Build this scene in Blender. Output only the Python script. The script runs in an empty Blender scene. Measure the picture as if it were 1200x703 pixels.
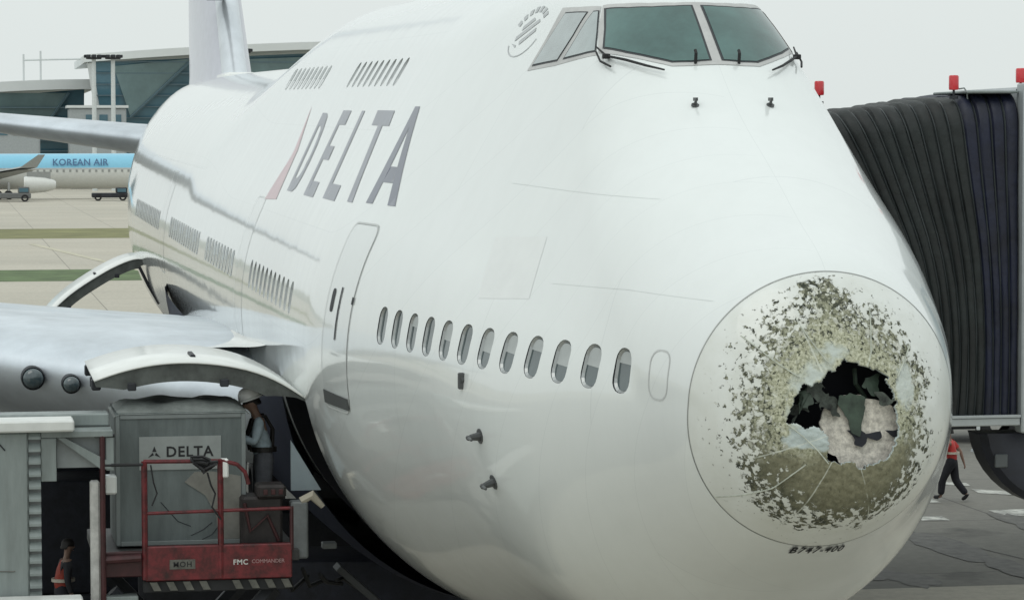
import bpy, bmesh, math, random
import numpy as np
from mathutils import Vector, Matrix, noise
random.seed(7)
R = math.radians
sc = bpy.context.scene
C = sc.collection

# ------------------------------------------------------------------ camera, world, sun, exposure
cam = bpy.data.cameras.new('camera'); cam_o = bpy.data.objects.new('camera', cam); C.objects.link(cam_o)
cam.sensor_width = 36; cam.lens = 104.356; cam.clip_start = 0.1; cam.clip_end = 20000
_r = Vector((-0.183029, -0.983104, -0.002485)); _u = Vector((0.050413, -0.011910, 0.998657)); _f = Vector((0.981814, -0.182658, -0.051741))
_m = Matrix((_r, _u, -_f)).transposed().to_4x4(); _m.translation = Vector((-23.5216, 7.1776, 8.1007))
cam_o.matrix_world = _m
sc.camera = cam_o

SUN_EL, SUN_AZ = 58, 150
w = bpy.data.worlds.new('World'); sc.world = w; w.use_nodes = True
nt = w.node_tree; nt.nodes.clear(); N = nt.nodes.new; L = nt.links.new
sky = N('ShaderNodeTexSky'); sky.sky_type = 'NISHITA'; sky.sun_disc = False
sky.sun_elevation = R(SUN_EL); sky.sun_rotation = R(SUN_AZ); sky.air_density = 1.0; sky.dust_density = 4.0
tc = N('ShaderNodeTexCoord'); sp = N('ShaderNodeSeparateXYZ'); L(tc.outputs['Generated'], sp.inputs[0])
mr = N('ShaderNodeMapRange'); mr.inputs['From Min'].default_value = 0; mr.inputs['From Max'].default_value = 1
mr.inputs['To Min'].default_value = 1.0; mr.inputs['To Max'].default_value = 1.35
L(sp.outputs['Z'], mr.inputs['Value'])
nz = N('ShaderNodeTexNoise'); nz.inputs['Scale'].default_value = 2.2; nz.inputs['Detail'].default_value = 4; L(tc.outputs['Generated'], nz.inputs['Vector'])
mr2 = N('ShaderNodeMapRange'); mr2.inputs['To Min'].default_value = .93; mr2.inputs['To Max'].default_value = 1.07; L(nz.outputs['Fac'], mr2.inputs['Value'])
mu = N('ShaderNodeMath'); mu.operation = 'MULTIPLY'; L(mr.outputs[0], mu.inputs[0]); L(mr2.outputs[0], mu.inputs[1])
cl = N('ShaderNodeVectorMath'); cl.operation = 'SCALE'; cl.inputs[0].default_value = (7.6, 8.15, 8.02); L(mu.outputs[0], cl.inputs['Scale'])
mx = N('ShaderNodeMix'); mx.data_type = 'RGBA'; mx.inputs['Factor'].default_value = 0.93
L(sky.outputs[0], mx.inputs[6]); L(cl.outputs[0], mx.inputs[7])
bg = N('ShaderNodeBackground'); bg.inputs['Strength'].default_value = 0.1; L(mx.outputs[2], bg.inputs[0])
wo = N('ShaderNodeOutputWorld'); L(bg.outputs[0], wo.inputs[0])

sl = bpy.data.lights.new('sun', 'SUN'); sl.energy = 0.5; sl.angle = R(40); sl.color = (1, .97, .92)
so = bpy.data.objects.new('sun', sl); C.objects.link(so)
_az = R(SUN_AZ); sd = Vector((math.sin(_az) * math.cos(R(SUN_EL)), math.cos(_az) * math.cos(R(SUN_EL)), math.sin(R(SUN_EL))))
sd = Vector((-0.35, 0.40, 0.85)).normalized()
sky.sun_elevation = math.asin(sd.z); sky.sun_rotation = math.atan2(sd.x, sd.y)
so.rotation_euler = sd.to_track_quat('Z', 'Y').to_euler(); so.location = (0, 0, 60)
sc.view_settings.view_transform = 'Standard'; sc.view_settings.look = 'None'
sc.view_settings.exposure = 0.04; sc.view_settings.gamma = 1.0

# ------------------------------------------------------------------ materials
MATS = {}
def mat(name, col, rough=.5, metal=0., coat=0., var=.08, vscale=3., bump=0., bscale=30., spec=.5, emit=None, streak=False):
    if name in MATS: return MATS[name]
    m = bpy.data.materials.new(name); m.use_nodes = True; t = m.node_tree; b = t.nodes['Principled BSDF']
    b.inputs['Roughness'].default_value = rough; b.inputs['Metallic'].default_value = metal
    b.inputs['Coat Weight'].default_value = coat; b.inputs['Coat Roughness'].default_value = .06
    b.inputs['Specular IOR Level'].default_value = spec
    tc = t.nodes.new('ShaderNodeTexCoord')
    n = t.nodes.new('ShaderNodeTexNoise'); n.inputs['Scale'].default_value = vscale; n.inputs['Detail'].default_value = 6; n.inputs['Roughness'].default_value = .65
    src = tc.outputs['Object']
    if streak:
        mp = t.nodes.new('ShaderNodeMapping'); mp.inputs['Scale'].default_value = (1, 1, .18); t.links.new(src, mp.inputs[0]); src = mp.outputs[0]
    t.links.new(src, n.inputs['Vector'])
    r = t.nodes.new('ShaderNodeMapRange'); r.inputs['From Min'].default_value = .3; r.inputs['From Max'].default_value = .7
    r.inputs['To Min'].default_value = 1 - var * 1.6; r.inputs['To Max'].default_value = 1 + var
    t.links.new(n.outputs['Fac'], r.inputs['Value'])
    s = t.nodes.new('ShaderNodeVectorMath'); s.operation = 'SCALE'; s.inputs[0].default_value = col[:3]; t.links.new(r.outputs[0], s.inputs['Scale'])
    t.links.new(s.outputs[0], b.inputs['Base Color'])
    if bump:
        n2 = t.nodes.new('ShaderNodeTexNoise'); n2.inputs['Scale'].default_value = bscale; n2.inputs['Detail'].default_value = 4
        t.links.new(tc.outputs['Object'], n2.inputs['Vector'])
        bp = t.nodes.new('ShaderNodeBump'); bp.inputs['Strength'].default_value = bump; bp.inputs['Distance'].default_value = .02
        t.links.new(n2.outputs['Fac'], bp.inputs['Height']); t.links.new(bp.outputs[0], b.inputs['Normal'])
    if emit:
        b.inputs['Emission Color'].default_value = (*emit[:3], 1); b.inputs['Emission Strength'].default_value = emit[3]
    MATS[name] = m; return m

class NodeKit:
    def __init__(s, m): s.t = m.node_tree; s.b = s.t.nodes['Principled BSDF']
    def n(s, ty, **kw):
        x = s.t.nodes.new(ty)
        for k, v in kw.items(): setattr(x, k, v)
        return x
    def l(s, a, b): s.t.links.new(a, b)
    def math(s, op, a, b=None, c=None, clamp=False):
        x = s.n('ShaderNodeMath', operation=op); x.use_clamp = clamp
        for i, v in enumerate((a, b, c)):
            if v is None: continue
            if hasattr(v, 'is_linked') or isinstance(v, bpy.types.NodeSocket): s.l(v, x.inputs[i])
            else: x.inputs[i].default_value = v
        return x.outputs[0]
    def noise(s, vec, scale, detail=4, rough=.55):
        x = s.n('ShaderNodeTexNoise'); x.inputs['Scale'].default_value = scale; x.inputs['Detail'].default_value = detail; x.inputs['Roughness'].default_value = rough
        s.l(vec, x.inputs['Vector']); return x.outputs['Fac']
    def ramp(s, v, a, b, lo=0., hi=1.):
        x = s.n('ShaderNodeMapRange'); x.inputs['From Min'].default_value = a; x.inputs['From Max'].default_value = b
        x.inputs['To Min'].default_value = lo; x.inputs['To Max'].default_value = hi; s.l(v, x.inputs['Value']); return x.outputs[0]
    def mix(s, f, a, b):
        x = s.n('ShaderNodeMix', data_type='RGBA')
        if isinstance(f, bpy.types.NodeSocket): s.l(f, x.inputs[0])
        else: x.inputs[0].default_value = f
        for i, v in ((6, a), (7, b)):
            if isinstance(v, bpy.types.NodeSocket): s.l(v, x.inputs[i])
            else: x.inputs[i].default_value = (*v, 1)
        return x.outputs[2]

def skin_material():
    m = bpy.data.materials.new('white_aircraft_paint'); m.use_nodes = True; k = NodeKit(m)
    tc = k.n('ShaderNodeTexCoord'); ob = tc.outputs['Object']; uv = tc.outputs['UV']
    white = (.73, .765, .755)
    big = k.ramp(k.noise(ob, .35, 5), .3, .7, .97, 1.02)
    mp = k.n('ShaderNodeMapping'); mp.inputs['Scale'].default_value = (1.2, 1.2, .12); k.l(ob, mp.inputs[0])
    st = k.ramp(k.noise(mp.outputs[0], 2.4, 7, .7), .42, .75, 1.0, .965)
    br = k.n('ShaderNodeTexBrick'); br.inputs['Scale'].default_value = 1; br.inputs['Brick Width'].default_value = 4.6; br.inputs['Row Height'].default_value = 1.35
    br.inputs['Mortar Size'].default_value = .009; br.inputs['Mortar Smooth'].default_value = .3
    br.inputs['Color1'].default_value = (1, 1, 1, 1); br.inputs['Color2'].default_value = (.985, .985, .99, 1); br.inputs['Mortar'].default_value = (.905, .91, .915, 1)
    k.l(uv, br.inputs['Vector'])
    sc1 = k.n('ShaderNodeVectorMath', operation='SCALE'); k.l(br.outputs['Color'], sc1.inputs[0]); k.l(k.math('MULTIPLY', big, st), sc1.inputs['Scale'])
    mul = k.n('ShaderNodeVectorMath', operation='MULTIPLY'); k.l(sc1.outputs[0], mul.inputs[0]); mul.inputs[1].default_value = white
    # grime film low on the belly and the navy belly paint aft of the nose
    sx = k.n('ShaderNodeSeparateXYZ'); k.l(ob, sx.inputs[0])
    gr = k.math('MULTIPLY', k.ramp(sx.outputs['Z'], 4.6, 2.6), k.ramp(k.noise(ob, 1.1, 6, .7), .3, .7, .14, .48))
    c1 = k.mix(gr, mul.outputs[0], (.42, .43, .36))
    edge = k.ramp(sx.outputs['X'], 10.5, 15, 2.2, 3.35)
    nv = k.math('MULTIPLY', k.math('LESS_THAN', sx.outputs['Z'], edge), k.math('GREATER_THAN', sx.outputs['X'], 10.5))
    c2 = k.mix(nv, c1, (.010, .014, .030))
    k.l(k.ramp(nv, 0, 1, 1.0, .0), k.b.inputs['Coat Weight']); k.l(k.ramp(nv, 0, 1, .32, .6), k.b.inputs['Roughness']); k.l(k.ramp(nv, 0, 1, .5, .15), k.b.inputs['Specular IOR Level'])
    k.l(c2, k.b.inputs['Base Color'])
    k.b.inputs['Coat Roughness'].default_value = .07; k.b.inputs['Coat IOR'].default_value = 1.6
    bp = k.n('ShaderNodeBump'); bp.inputs['Strength'].default_value = .35; bp.inputs['Distance'].default_value = .012
    k.l(k.noise(ob, 1.3, 2), bp.inputs['Height']); k.l(bp.outputs[0], k.b.inputs['Coat Normal'])
    return m

def radome_material():
    """white radome paint with the hail-stripped patch: wear with its own shape, fixed to the surface"""
    m = bpy.data.materials.new('hail_battered_radome'); m.use_nodes = True; k = NodeKit(m)
    tc = k.n('ShaderNodeTexCoord'); ob = tc.outputs['Object']
    sx = k.n('ShaderNodeSeparateXYZ'); k.l(ob, sx.inputs[0]); Y, Z = sx.outputs['Y'], sx.outputs['Z']
    dy = k.math('DIVIDE', k.math('SUBTRACT', Y, .03), .90); dz = k.math('DIVIDE', k.math('SUBTRACT', Z, 5.62), 1.02)
    r = k.math('SQRT', k.math('ADD', k.math('MULTIPLY', dy, dy), k.math('MULTIPLY', dz, dz)))
    rn = k.math('ADD', r, k.ramp(k.noise(ob, 2.6, 4, .6), .25, .75, -.13, .13))
    # chips
    ch = k.noise(ob, 16, 5, .66); top = k.math('MAXIMUM', k.math('SUBTRACT', 1, k.math('DIVIDE', k.math('SQRT', k.math('ADD', k.math('POWER', k.math('ADD', Y, -.06), 2), k.math('POWER', k.math('ADD', Z, -6.56), 2))), .26)), 0)
    lo_ = k.ramp(Z, 5.45, 5.1)
    thr = k.math('SUBTRACT', k.ramp(rn, .55, 1.04, .30, .63), k.math('ADD', k.math('MULTIPLY', top, .2), k.math('MULTIPLY', lo_, .05)))
    chip = k.ramp(k.math('SUBTRACT', ch, thr), -.012, .012)
    edgecut = k.ramp(rn, 1.01, 1.05, 1, 0)
    sp_ = k.noise(ob, 26, 2, .4); spots = k.math('MULTIPLY', k.ramp(sp_, .70, .72), k.ramp(rn, 1.0, 1.25, 1, 0))
    chip = k.math('MAXIMUM', k.math('MULTIPLY', chip, edgecut), k.math('MULTIPLY', spots, k.ramp(rn, .95, 1.0)))
    white = k.mix(k.ramp(k.noise(ob, 3, 5), .35, .7), (.70, .725, .70), (.62, .64, .60))
    white = k.mix(k.ramp(rn, 1.0, .7, 0, .55), white, (.50, .51, .41))
    # exposed composite: pale straw above, olive brown below
    low = k.ramp(k.math('ADD', Z, k.ramp(k.noise(ob, 3.5, 4), .3, .7, -.14, .14)), 5.46, 5.20)
    fin = k.noise(ob, 42, 4, .7)
    straw = k.mix(k.ramp(fin, .38, .62), (.23, .235, .15), (.56, .565, .43))
    olive = k.mix(k.ramp(k.noise(ob, 18, 5, .7), .35, .65), (.15, .145, .09), (.26, .25, .165))
    comp = k.mix(low, straw, olive)
    dark = k.mix(k.ramp(k.noise(ob, 9, 3), .4, .6), (.030, .036, .024), (.095, .10, .066))
    rimf = k.ramp(rn, .62, .86)
    dk = k.math('MAXIMUM', k.math('MULTIPLY', k.ramp(k.math('SUBTRACT', k.noise(ob, 27, 4, .65), k.ramp(rn, .4, 1.0, .64, .46)), -.015, .02), k.math('SUBTRACT', 1, k.math('MULTIPLY', low, k.ramp(rn, .95, .75, 0, .7)))), k.math('MULTIPLY', rimf, .5))
    exp = k.mix(dk, comp, dark)
    # white film left standing inside the patch
    film = k.math('MULTIPLY', k.ramp(k.noise(ob, 17, 4, .6), .55, .58), k.ramp(rn, .5, .8, .0, 1))
    film = k.math('MULTIPLY', film, k.math('SUBTRACT', 1, low))
    exp = k.mix(film, exp, (.60, .61, .54))
    # pale torn plies next to the hole, mainly at the top and to the left
    pr = k.math('MULTIPLY', k.ramp(rn, .53, .45), k.ramp(Z, 5.35, 5.50))
    exp = k.mix(k.math('MULTIPLY', pr, k.ramp(k.noise(ob, 5, 4), .42, .58)), exp, (.52, .57, .53))
    fd = k.math('SQRT', k.math('ADD', k.math('POWER', k.math('DIVIDE', k.math('ADD', Y, -.30), .22), 2), k.math('POWER', k.math('DIVIDE', k.math('ADD', Z, -5.43), .12), 2)))
    exp = k.mix(k.math('MULTIPLY', k.ramp(k.math('ADD', fd, k.ramp(k.noise(ob, 7, 4), .3, .7, -.3, .3)), 1.05, .85), .85), exp, (.47, .54, .54))
    wd_ = k.math('SQRT', k.math('ADD', k.math('POWER', k.math('DIVIDE', k.math('ADD', Y, .56), .09), 2), k.math('POWER', k.math('DIVIDE', k.math('ADD', Z, -5.82), .20), 2)))
    exp = k.mix(k.math('MULTIPLY', k.ramp(k.math('ADD', wd_, k.ramp(k.noise(ob, 7, 4), .3, .7, -.3, .3)), 1.05, .8), .85), exp, (.58, .63, .60))
    # metal lightning diverter strips run radially across the patch
    ang = k.math('ARCTAN2', k.math('SUBTRACT', Z, 5.50), k.math('SUBTRACT', Y, 0.0))
    a8 = k.math('PINGPONG', k.math('ADD', ang, .35), math.pi / 8)
    dist = k.math('MULTIPLY', a8, r)
    strip = k.math('MULTIPLY', k.math('MULTIPLY', k.math('LESS_THAN', dist, .006), k.ramp(r, 1.06, 1.0)), k.ramp(k.noise(ob, 4, 3), .44, .52))
    col = k.mix(chip, white, exp)
    col = k.mix(k.math('MULTIPLY', strip, .6), col, (.62, .65, .58))
    k.l(col, k.b.inputs['Base Color'])
    k.l(k.ramp(chip, 0, 1, .35, .85), k.b.inputs['Roughness'])
    k.l(k.ramp(chip, 0, 1, .6, 0), k.b.inputs['Coat Weight']); k.b.inputs['Coat Roughness'].default_value = .05
    hgt = k.math('ADD', k.math('MULTIPLY', chip, -1), k.math('MULTIPLY', k.noise(ob, 30, 4, .7), k.math('MULTIPLY', chip, .9)))
    bp = k.n('ShaderNodeBump'); bp.inputs['Strength'].default_value = .9; bp.inputs['Distance'].default_value = .012
    k.l(hgt, bp.inputs['Height']); k.l(bp.outputs[0], k.b.inputs['Normal'])
    return m

def ground_material(name, c1, c2, joint=None, stain=.5, sc_=.12):
    m = bpy.data.materials.new(name); m.use_nodes = True; k = NodeKit(m)
    tc = k.n('ShaderNodeTexCoord'); ob = tc.outputs['Object']
    a = k.mix(k.ramp(k.noise(ob, sc_, 8, .65), .35, .68), c1, c2)
    fine = k.ramp(k.noise(ob, 3.5, 6, .75), .3, .7, .82, 1.14)
    s = k.n('ShaderNodeVectorMath', operation='SCALE'); k.l(a, s.inputs[0]); k.l(fine, s.inputs['Scale'])
    stn = k.math('MULTIPLY', k.ramp(k.noise(ob, .33, 5, .6), .60, .70), stain)
    col = k.mix(stn, s.outputs[0], tuple(x * .35 for x in c1))
    if joint:
        br = k.n('ShaderNodeTexBrick'); br.inputs['Scale'].default_value = 1; br.offset = 0; br.inputs['Brick Width'].default_value = joint; br.inputs['Row Height'].default_value = joint
        br.inputs['Mortar Size'].default_value = .03; br.inputs['Mortar Smooth'].default_value = .2
        br.inputs['Color1'].default_value = (1, 1, 1, 1); br.inputs['Color2'].default_value = (.92, .92, .91, 1); br.inputs['Mortar'].default_value = (.45, .45, .45, 1)
        k.l(ob, br.inputs['Vector'])
        mu = k.n('ShaderNodeVectorMath', operation='MULTIPLY'); k.l(col, mu.inputs[0]); k.l(br.outputs['Color'], mu.inputs[1]); col = mu.outputs[0]
    k.l(col, k.b.inputs['Base Color']); k.b.inputs['Roughness'].default_value = .8
    bp = k.n('ShaderNodeBump'); bp.inputs['Strength'].default_value = .4; bp.inputs['Distance'].default_value = .01
    k.l(k.noise(ob, 25, 4), bp.inputs['Height']); k.l(bp.outputs[0], k.b.inputs['Normal'])
    return m

SKIN = skin_material(); RADOME = radome_material()
M_gasket = mat('dark_gasket', (.03, .035, .04), .6)
M_hold = mat('dark_hold_lining', (.02, .022, .03), .8, var=.2)
M_frame = mat('window_frame_metal', (.40, .42, .42), .35, .6)
M_pane = mat('cabin_pane', (.09, .115, .12), .08, coat=.5, var=.25, vscale=2)
M_shade = mat('cabin_shade', (.42, .45, .45), .5)
M_cockpit = mat('cockpit_glass', (.07, .15, .14), .05, coat=0, var=.3, vscale=.9, spec=.5)
M_cockpit2 = mat('cockpit_side_glass', (.25, .30, .30), .05, coat=1, var=.2, vscale=2.5)
M_silver = mat('silver_frame', (.50, .50, .49), .4, .35, var=.1)
M_navy = mat('livery_navy', (.115, .125, .17), .35, coat=.4)
M_red_livery = mat('livery_red', (.52, .33, .36), .35, coat=.4)
M_line = mat('seam_grey', (.52, .54, .535), .5)
M_black = mat('black_rubber', (.015, .016, .018), .7, var=.3)
M_dark = mat('dark_metal', (.03, .033, .04), .55, .3, var=.3)
M_white = mat('white_paint', (.78, .80, .78), .35, coat=.4, var=.05)
M_wing = mat('wing_bare_metal', (.62, .67, .72), .45, .6, coat=.15, var=.12, vscale=.9)
M_bare = mat('bare_leading_edge', (.66, .70, .74), .28, .35, var=.08, vscale=1.5)
M_doorin = mat('cargo_door_inner', (.085, .095, .09), .6, var=.3, vscale=4)
M_lens = mat('landing_light_lens', (.055, .08, .09), .1, coat=1, var=.3, vscale=6)
M_foam = mat('torn_foam', (.74, .70, .62), .9, var=.30, vscale=22, bump=.35, bscale=60)
M_ply = mat('torn_ply', (.46, .52, .51), .7, var=.2, vscale=9, bump=.5)
M_green = mat('green_board', (.045, .07, .05), .6, var=.35, vscale=8)
M_tyre = mat('tyre', (.018, .018, .02), .85, var=.3)
M_hub = mat('wheel_hub', (.35, .36, .36), .45, .4)
M_strut = mat('gear_strut', (.12, .125, .13), .4, .3)

# ------------------------------------------------------------------ object helpers
def link(name, me, m=None, parent=None, kind=None):
    o = bpy.data.objects.new(name, me); C.objects.link(o)
    if m is not None and me is not None and len(me.materials) == 0:
        for x in (m if isinstance(m, (list, tuple)) else [m]): me.materials.append(x)
    if parent is not None: o.parent = parent
    if kind: o['kind'] = kind
    return o
def tag(o, label, cat, group=None):
    o['label'] = label; o['category'] = cat
    if group: o['group'] = group
    return o
def empty(name, loc, label, cat, rot=(0, 0, 0), group=None):
    o = bpy.data.objects.new(name, None); C.objects.link(o); o.location = loc; o.rotation_euler = rot; o.empty_display_size = .3
    return tag(o, label, cat, group)

class MB:
    """collects simple shapes and links them as one mesh object"""
    def __init__(s): s.bm = bmesh.new()
    def _place(s, vs, M):
        for v in vs: v.co = M @ v.co
    def box(s, a, b, bevel=.0, rot=None, seg=1):
        a = Vector(a); b = Vector(b); c = (a + b) / 2; d = b - a
        g = bmesh.ops.create_cube(s.bm, size=1); vs = g['verts']
        for v in vs: v.co = Vector((v.co.x * d.x, v.co.y * d.y, v.co.z * d.z))
        if bevel:
            es = list({e for v in vs for e in v.link_edges})
            r = bmesh.ops.bevel(s.bm, geom=es, offset=bevel, segments=seg, affect='EDGES', profile=.5)
            vs = list({v for f in r['faces'] for v in f.verts} | {v for v in vs if v.is_valid})
        M = Matrix.Translation(c)
        if rot is not None: M = M @ rot.to_4x4()
        s._place(vs, M); return s
    def tube(s, pts, r, seg=10, cap=True):
        pts = [Vector(p) for p in pts]; n = len(pts); rr = r if isinstance(r, (list, tuple)) else [r] * n
        rings = []; up = None
        for i, p in enumerate(pts):
            d = (pts[min(i + 1, n - 1)] - pts[max(i - 1, 0)]).normalized()
            if up is None: up = Vector((0, 0, 1)) if abs(d.z) < .9 else Vector((1, 0, 0))
            x = d.cross(up).normalized(); y = x.cross(d).normalized(); up = y
            rings.append([s.bm.verts.new(p + (x * math.cos(t) + y * math.sin(t)) * rr[i]) for t in [2 * math.pi * j / seg for j in range(seg)]])
        for a, b in zip(rings, rings[1:]):
            for j in range(seg): s.bm.faces.new((a[j], a[(j + 1) % seg], b[(j + 1) % seg], b[j]))
        if cap:
            s.bm.faces.new(rings[0][::-1]); s.bm.faces.new(rings[-1])
        return s
    def lathe(s, prof, origin, axis='X', seg=28):
        """prof: list of (along, radius)"""
        ax = {'X': (Vector((1, 0, 0)), Vector((0, 1, 0)), Vector((0, 0, 1))), 'Y': (Vector((0, 1, 0)), Vector((0, 0, 1)), Vector((1, 0, 0))), 'Z': (Vector((0, 0, 1)), Vector((1, 0, 0)), Vector((0, 1, 0)))}[axis]
        o = Vector(origin); rings = []
        for a, r in prof:
            if r < 1e-5: rings.append([s.bm.verts.new(o + ax[0] * a)])
            else: rings.append([s.bm.verts.new(o + ax[0] * a + (ax[1] * math.cos(2 * math.pi * j / seg) + ax[2] * math.sin(2 * math.pi * j / seg)) * r) for j in range(seg)])
        for a, b in zip(rings, rings[1:]):
            for j in range(seg):
                if len(a) == 1 and len(b) == 1: continue
                if len(a) == 1: s.bm.faces.new((a[0], b[(j + 1) % seg], b[j]))
                elif len(b) == 1: s.bm.faces.new((a[j], a[(j + 1) % seg], b[0]))
                else: s.bm.faces.new((a[j], a[(j + 1) % seg], b[(j + 1) % seg], b[j]))
        return s
    def prism(s, poly, d):
        """poly: list of 3D points; d: extrusion vector"""
        d = Vector(d); a = [s.bm.verts.new(Vector(p)) for p in poly]; b = [s.bm.verts.new(Vector(p) + d) for p in poly]
        n = len(a); s.bm.faces.new(a[::-1]); s.bm.faces.new(b)
        for i in range(n): s.bm.faces.new((a[i], a[(i + 1) % n], b[(i + 1) % n], b[i]))
        return s
    def grid(s, P):
        """P[i][j] points"""
        V = [[s.bm.verts.new(Vector(q)) for q in row] for row in P]
        for a, b in zip(V, V[1:]):
            for j in range(len(a) - 1): s.bm.faces.new((a[j], a[j + 1], b[j + 1], b[j]))
        return s
    def build(s, name, m, parent=None, smooth=False, kind=None, recalc=True):
        if recalc: bmesh.ops.recalc_face_normals(s.bm, faces=s.bm.faces)
        me = bpy.data.meshes.new(name); s.bm.to_mesh(me); s.bm.free()
        if smooth:
            for p in me.polygons: p.use_smooth = True
            me.set_sharp_from_angle(angle=R(38))
        return link(name, me, m, parent, kind)

def np_mesh(name, V, F, smooth=True):
    me = bpy.data.meshes.new(name); me.from_pydata([tuple(v) for v in V], [], F); me.update()
    if smooth: me.polygons.foreach_set('use_smooth', [True] * len(me.polygons))
    return me

def text_mesh(body, size, extr=.002, bold=0., spacing=1.0):
    cu = bpy.data.curves.new('lettering', 'FONT'); cu.body = body; cu.size = size; cu.extrude = extr; cu.offset = bold; cu.align_x = 'CENTER'; cu.align_y = 'CENTER'; cu.space_character = spacing; cu.resolution_u = 3
    o = bpy.data.objects.new('lettering', cu); C.objects.link(o)
    dg = bpy.context.evaluated_depsgraph_get(); me = bpy.data.meshes.new_from_object(o.evaluated_get(dg))
    bpy.data.objects.remove(o); bpy.data.curves.remove(cu); me.materials.clear(); return me

# ------------------------------------------------------------------ shape of the fuselage (X aft of the nose, Y starboard, Z up)
U_ = np.array([0, .4, .8, 1.2, 1.6, 2.0, 2.4, 2.8, 3.3])
R1_ = np.array([0, .535, 1.065, 1.373, 1.775, 2.234, 2.587, 2.923, 3.25])
ZB_ = np.array([5.409, 4.834, 4.523, 4.161, 3.652, 3.016, 2.762, 2.431, 2.05])
EX_ = np.array([0, -.026, .041, .209, .431, .836, 1.483, 1.499, 1.201])
Q_ = np.array([1, 1.04, 1.056, 1.007, .888, .69, .457, .491, .62])
AFT = 8.896; X_END = 69.6
def spl(x, xs, ys):
    n = len(xs); h = np.diff(xs); A = np.zeros((n, n)); r = np.zeros(n); A[0, 0] = 1
    for i in range(1, n - 1):
        A[i, i - 1] = h[i - 1]; A[i, i] = 2 * (h[i - 1] + h[i]); A[i, i + 1] = h[i]; r[i] = 6 * ((ys[i + 1] - ys[i]) / h[i] - (ys[i] - ys[i - 1]) / h[i - 1])
    A[-1, -2] = h[-1]; A[-1, -1] = 2 * h[-1]; r[-1] = 6 * (0 - (ys[-1] - ys[-2]) / h[-1])
    Mm = np.linalg.solve(A, r); x = np.clip(x, xs[0], xs[-1]); k = np.clip(np.searchsorted(xs, x) - 1, 0, n - 2)
    a = xs[k + 1] - x; b = x - xs[k]; H = h[k]
    return (Mm[k] * a**3 + Mm[k + 1] * b**3) / (6 * H) + (ys[k] / H - Mm[k] * H / 6) * a + (ys[k + 1] / H - Mm[k + 1] * H / 6) * b
def sstep(t): t = np.clip(t, 0, 1); return t * t * (3 - 2 * t)
def sec(X):
    u = np.sqrt(np.clip(X, 0, None)); r1 = np.maximum(spl(u, U_, R1_), 1e-4); zb = spl(u, U_, ZB_); ex = spl(u, U_, EX_); q = np.clip(spl(u, U_, Q_), .3, 1)
    ex = np.where(ex > .05, ex, .05 * np.exp(np.clip(ex / .05 - 1, -20, 0)))
    zt = zb + 2 * r1 + ex; r2 = q * r1; s = sstep((X - 23) / 8.5)
    zt = zt * (1 - s) + AFT * s; r2 = r2 * (1 - s) + 3.1 * s
    t = np.clip((X - 46) / 24, 0, 1); zb = zb + (7.0 - 2.05) * t**1.6; zt = zt - .2 * t**2; r1 = r1 - (3.25 - .4) * t**1.7
    r2 = np.minimum(r2, np.where(t > 0, np.minimum(r1, (zt - zb) / 2), 9)); return r1, zb, zt, r2
def sdf(X, Y, Z):
    Y = np.abs(Y); r1, zb, zt, r2 = sec(X); c1 = zb + r1; h = np.maximum(zt - r2 - c1, 1e-3); py = Z - c1
    b = np.clip((r1 - r2) / h, -.999, .999); a = np.sqrt(1 - b * b); k = -b * Y + a * py
    return np.where(k < 0, np.hypot(Y, py) - r1, np.where(k > a * h, np.hypot(Y, py - h) - r2, Y * a + py * b - r1))
def polar(X, phi):
    """surface point of section X at polar angle phi (0 = starboard, pi/2 = up)"""
    r1, zb, zt, r2 = sec(X); zc = zb + r1 + .25 * np.maximum(zt - r2 - zb - r1, 0); lo = np.zeros_like(X + phi); hi = np.full_like(lo, 8.)
    for _ in range(34):
        m = (lo + hi) / 2; s = sdf(X, m * np.cos(phi), zc + m * np.sin(phi)) < 0; lo = np.where(s, m, lo); hi = np.where(s, hi, m)
    m = (lo + hi) / 2; return m * np.cos(phi), zc + m * np.sin(phi)
def surfy(X, Z):
    X = np.asarray(X, float); Z = np.asarray(Z, float); lo = np.zeros_like(X); hi = np.full_like(X, 5.)
    for _ in range(34):
        m = (lo + hi) / 2; s = sdf(X, m, Z) < 0; lo = np.where(s, m, lo); hi = np.where(s, hi, m)
    return (lo + hi) / 2
def normal(P):
    P = np.asarray(P, float); e = 2e-3; g = []
    for i in range(3):
        d = np.zeros(3); d[i] = e; a = P + d; b = P - d
        g.append(sdf(a[..., 0], a[..., 1], a[..., 2]) - sdf(b[..., 0], b[..., 1], b[..., 2]))
    g = np.stack(g, -1); g[..., 1] *= 1.0
    return g / np.maximum(np.linalg.norm(g, axis=-1, keepdims=True), 1e-9)
def on_skin(X, Z, off=0., side=1):
    X = np.asarray(X, float); Z = np.asarray(Z, float); P = np.stack([X, surfy(X, Z), Z], -1); P = P + normal(P) * off; P[..., 1] *= side; return P
SEAM_X, SEAM_K, TIP_Z = .837, .095, 5.409
def seam_ring(phi):
    X = np.full_like(phi, SEAM_X)
    for _ in range(6):
        y, z = polar(X, phi); X = SEAM_X - SEAM_K * (z - TIP_Z)
    return X

# ------------------------------------------------------------------ the airliner
TILT = .851
plane = empty('airliner', (0, 0, .272), 'white jumbo jet parked nose-on with a hail-smashed nose cone and dark airline lettering', 'airplane', rot=(0, -R(TILT), 0))

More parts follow.
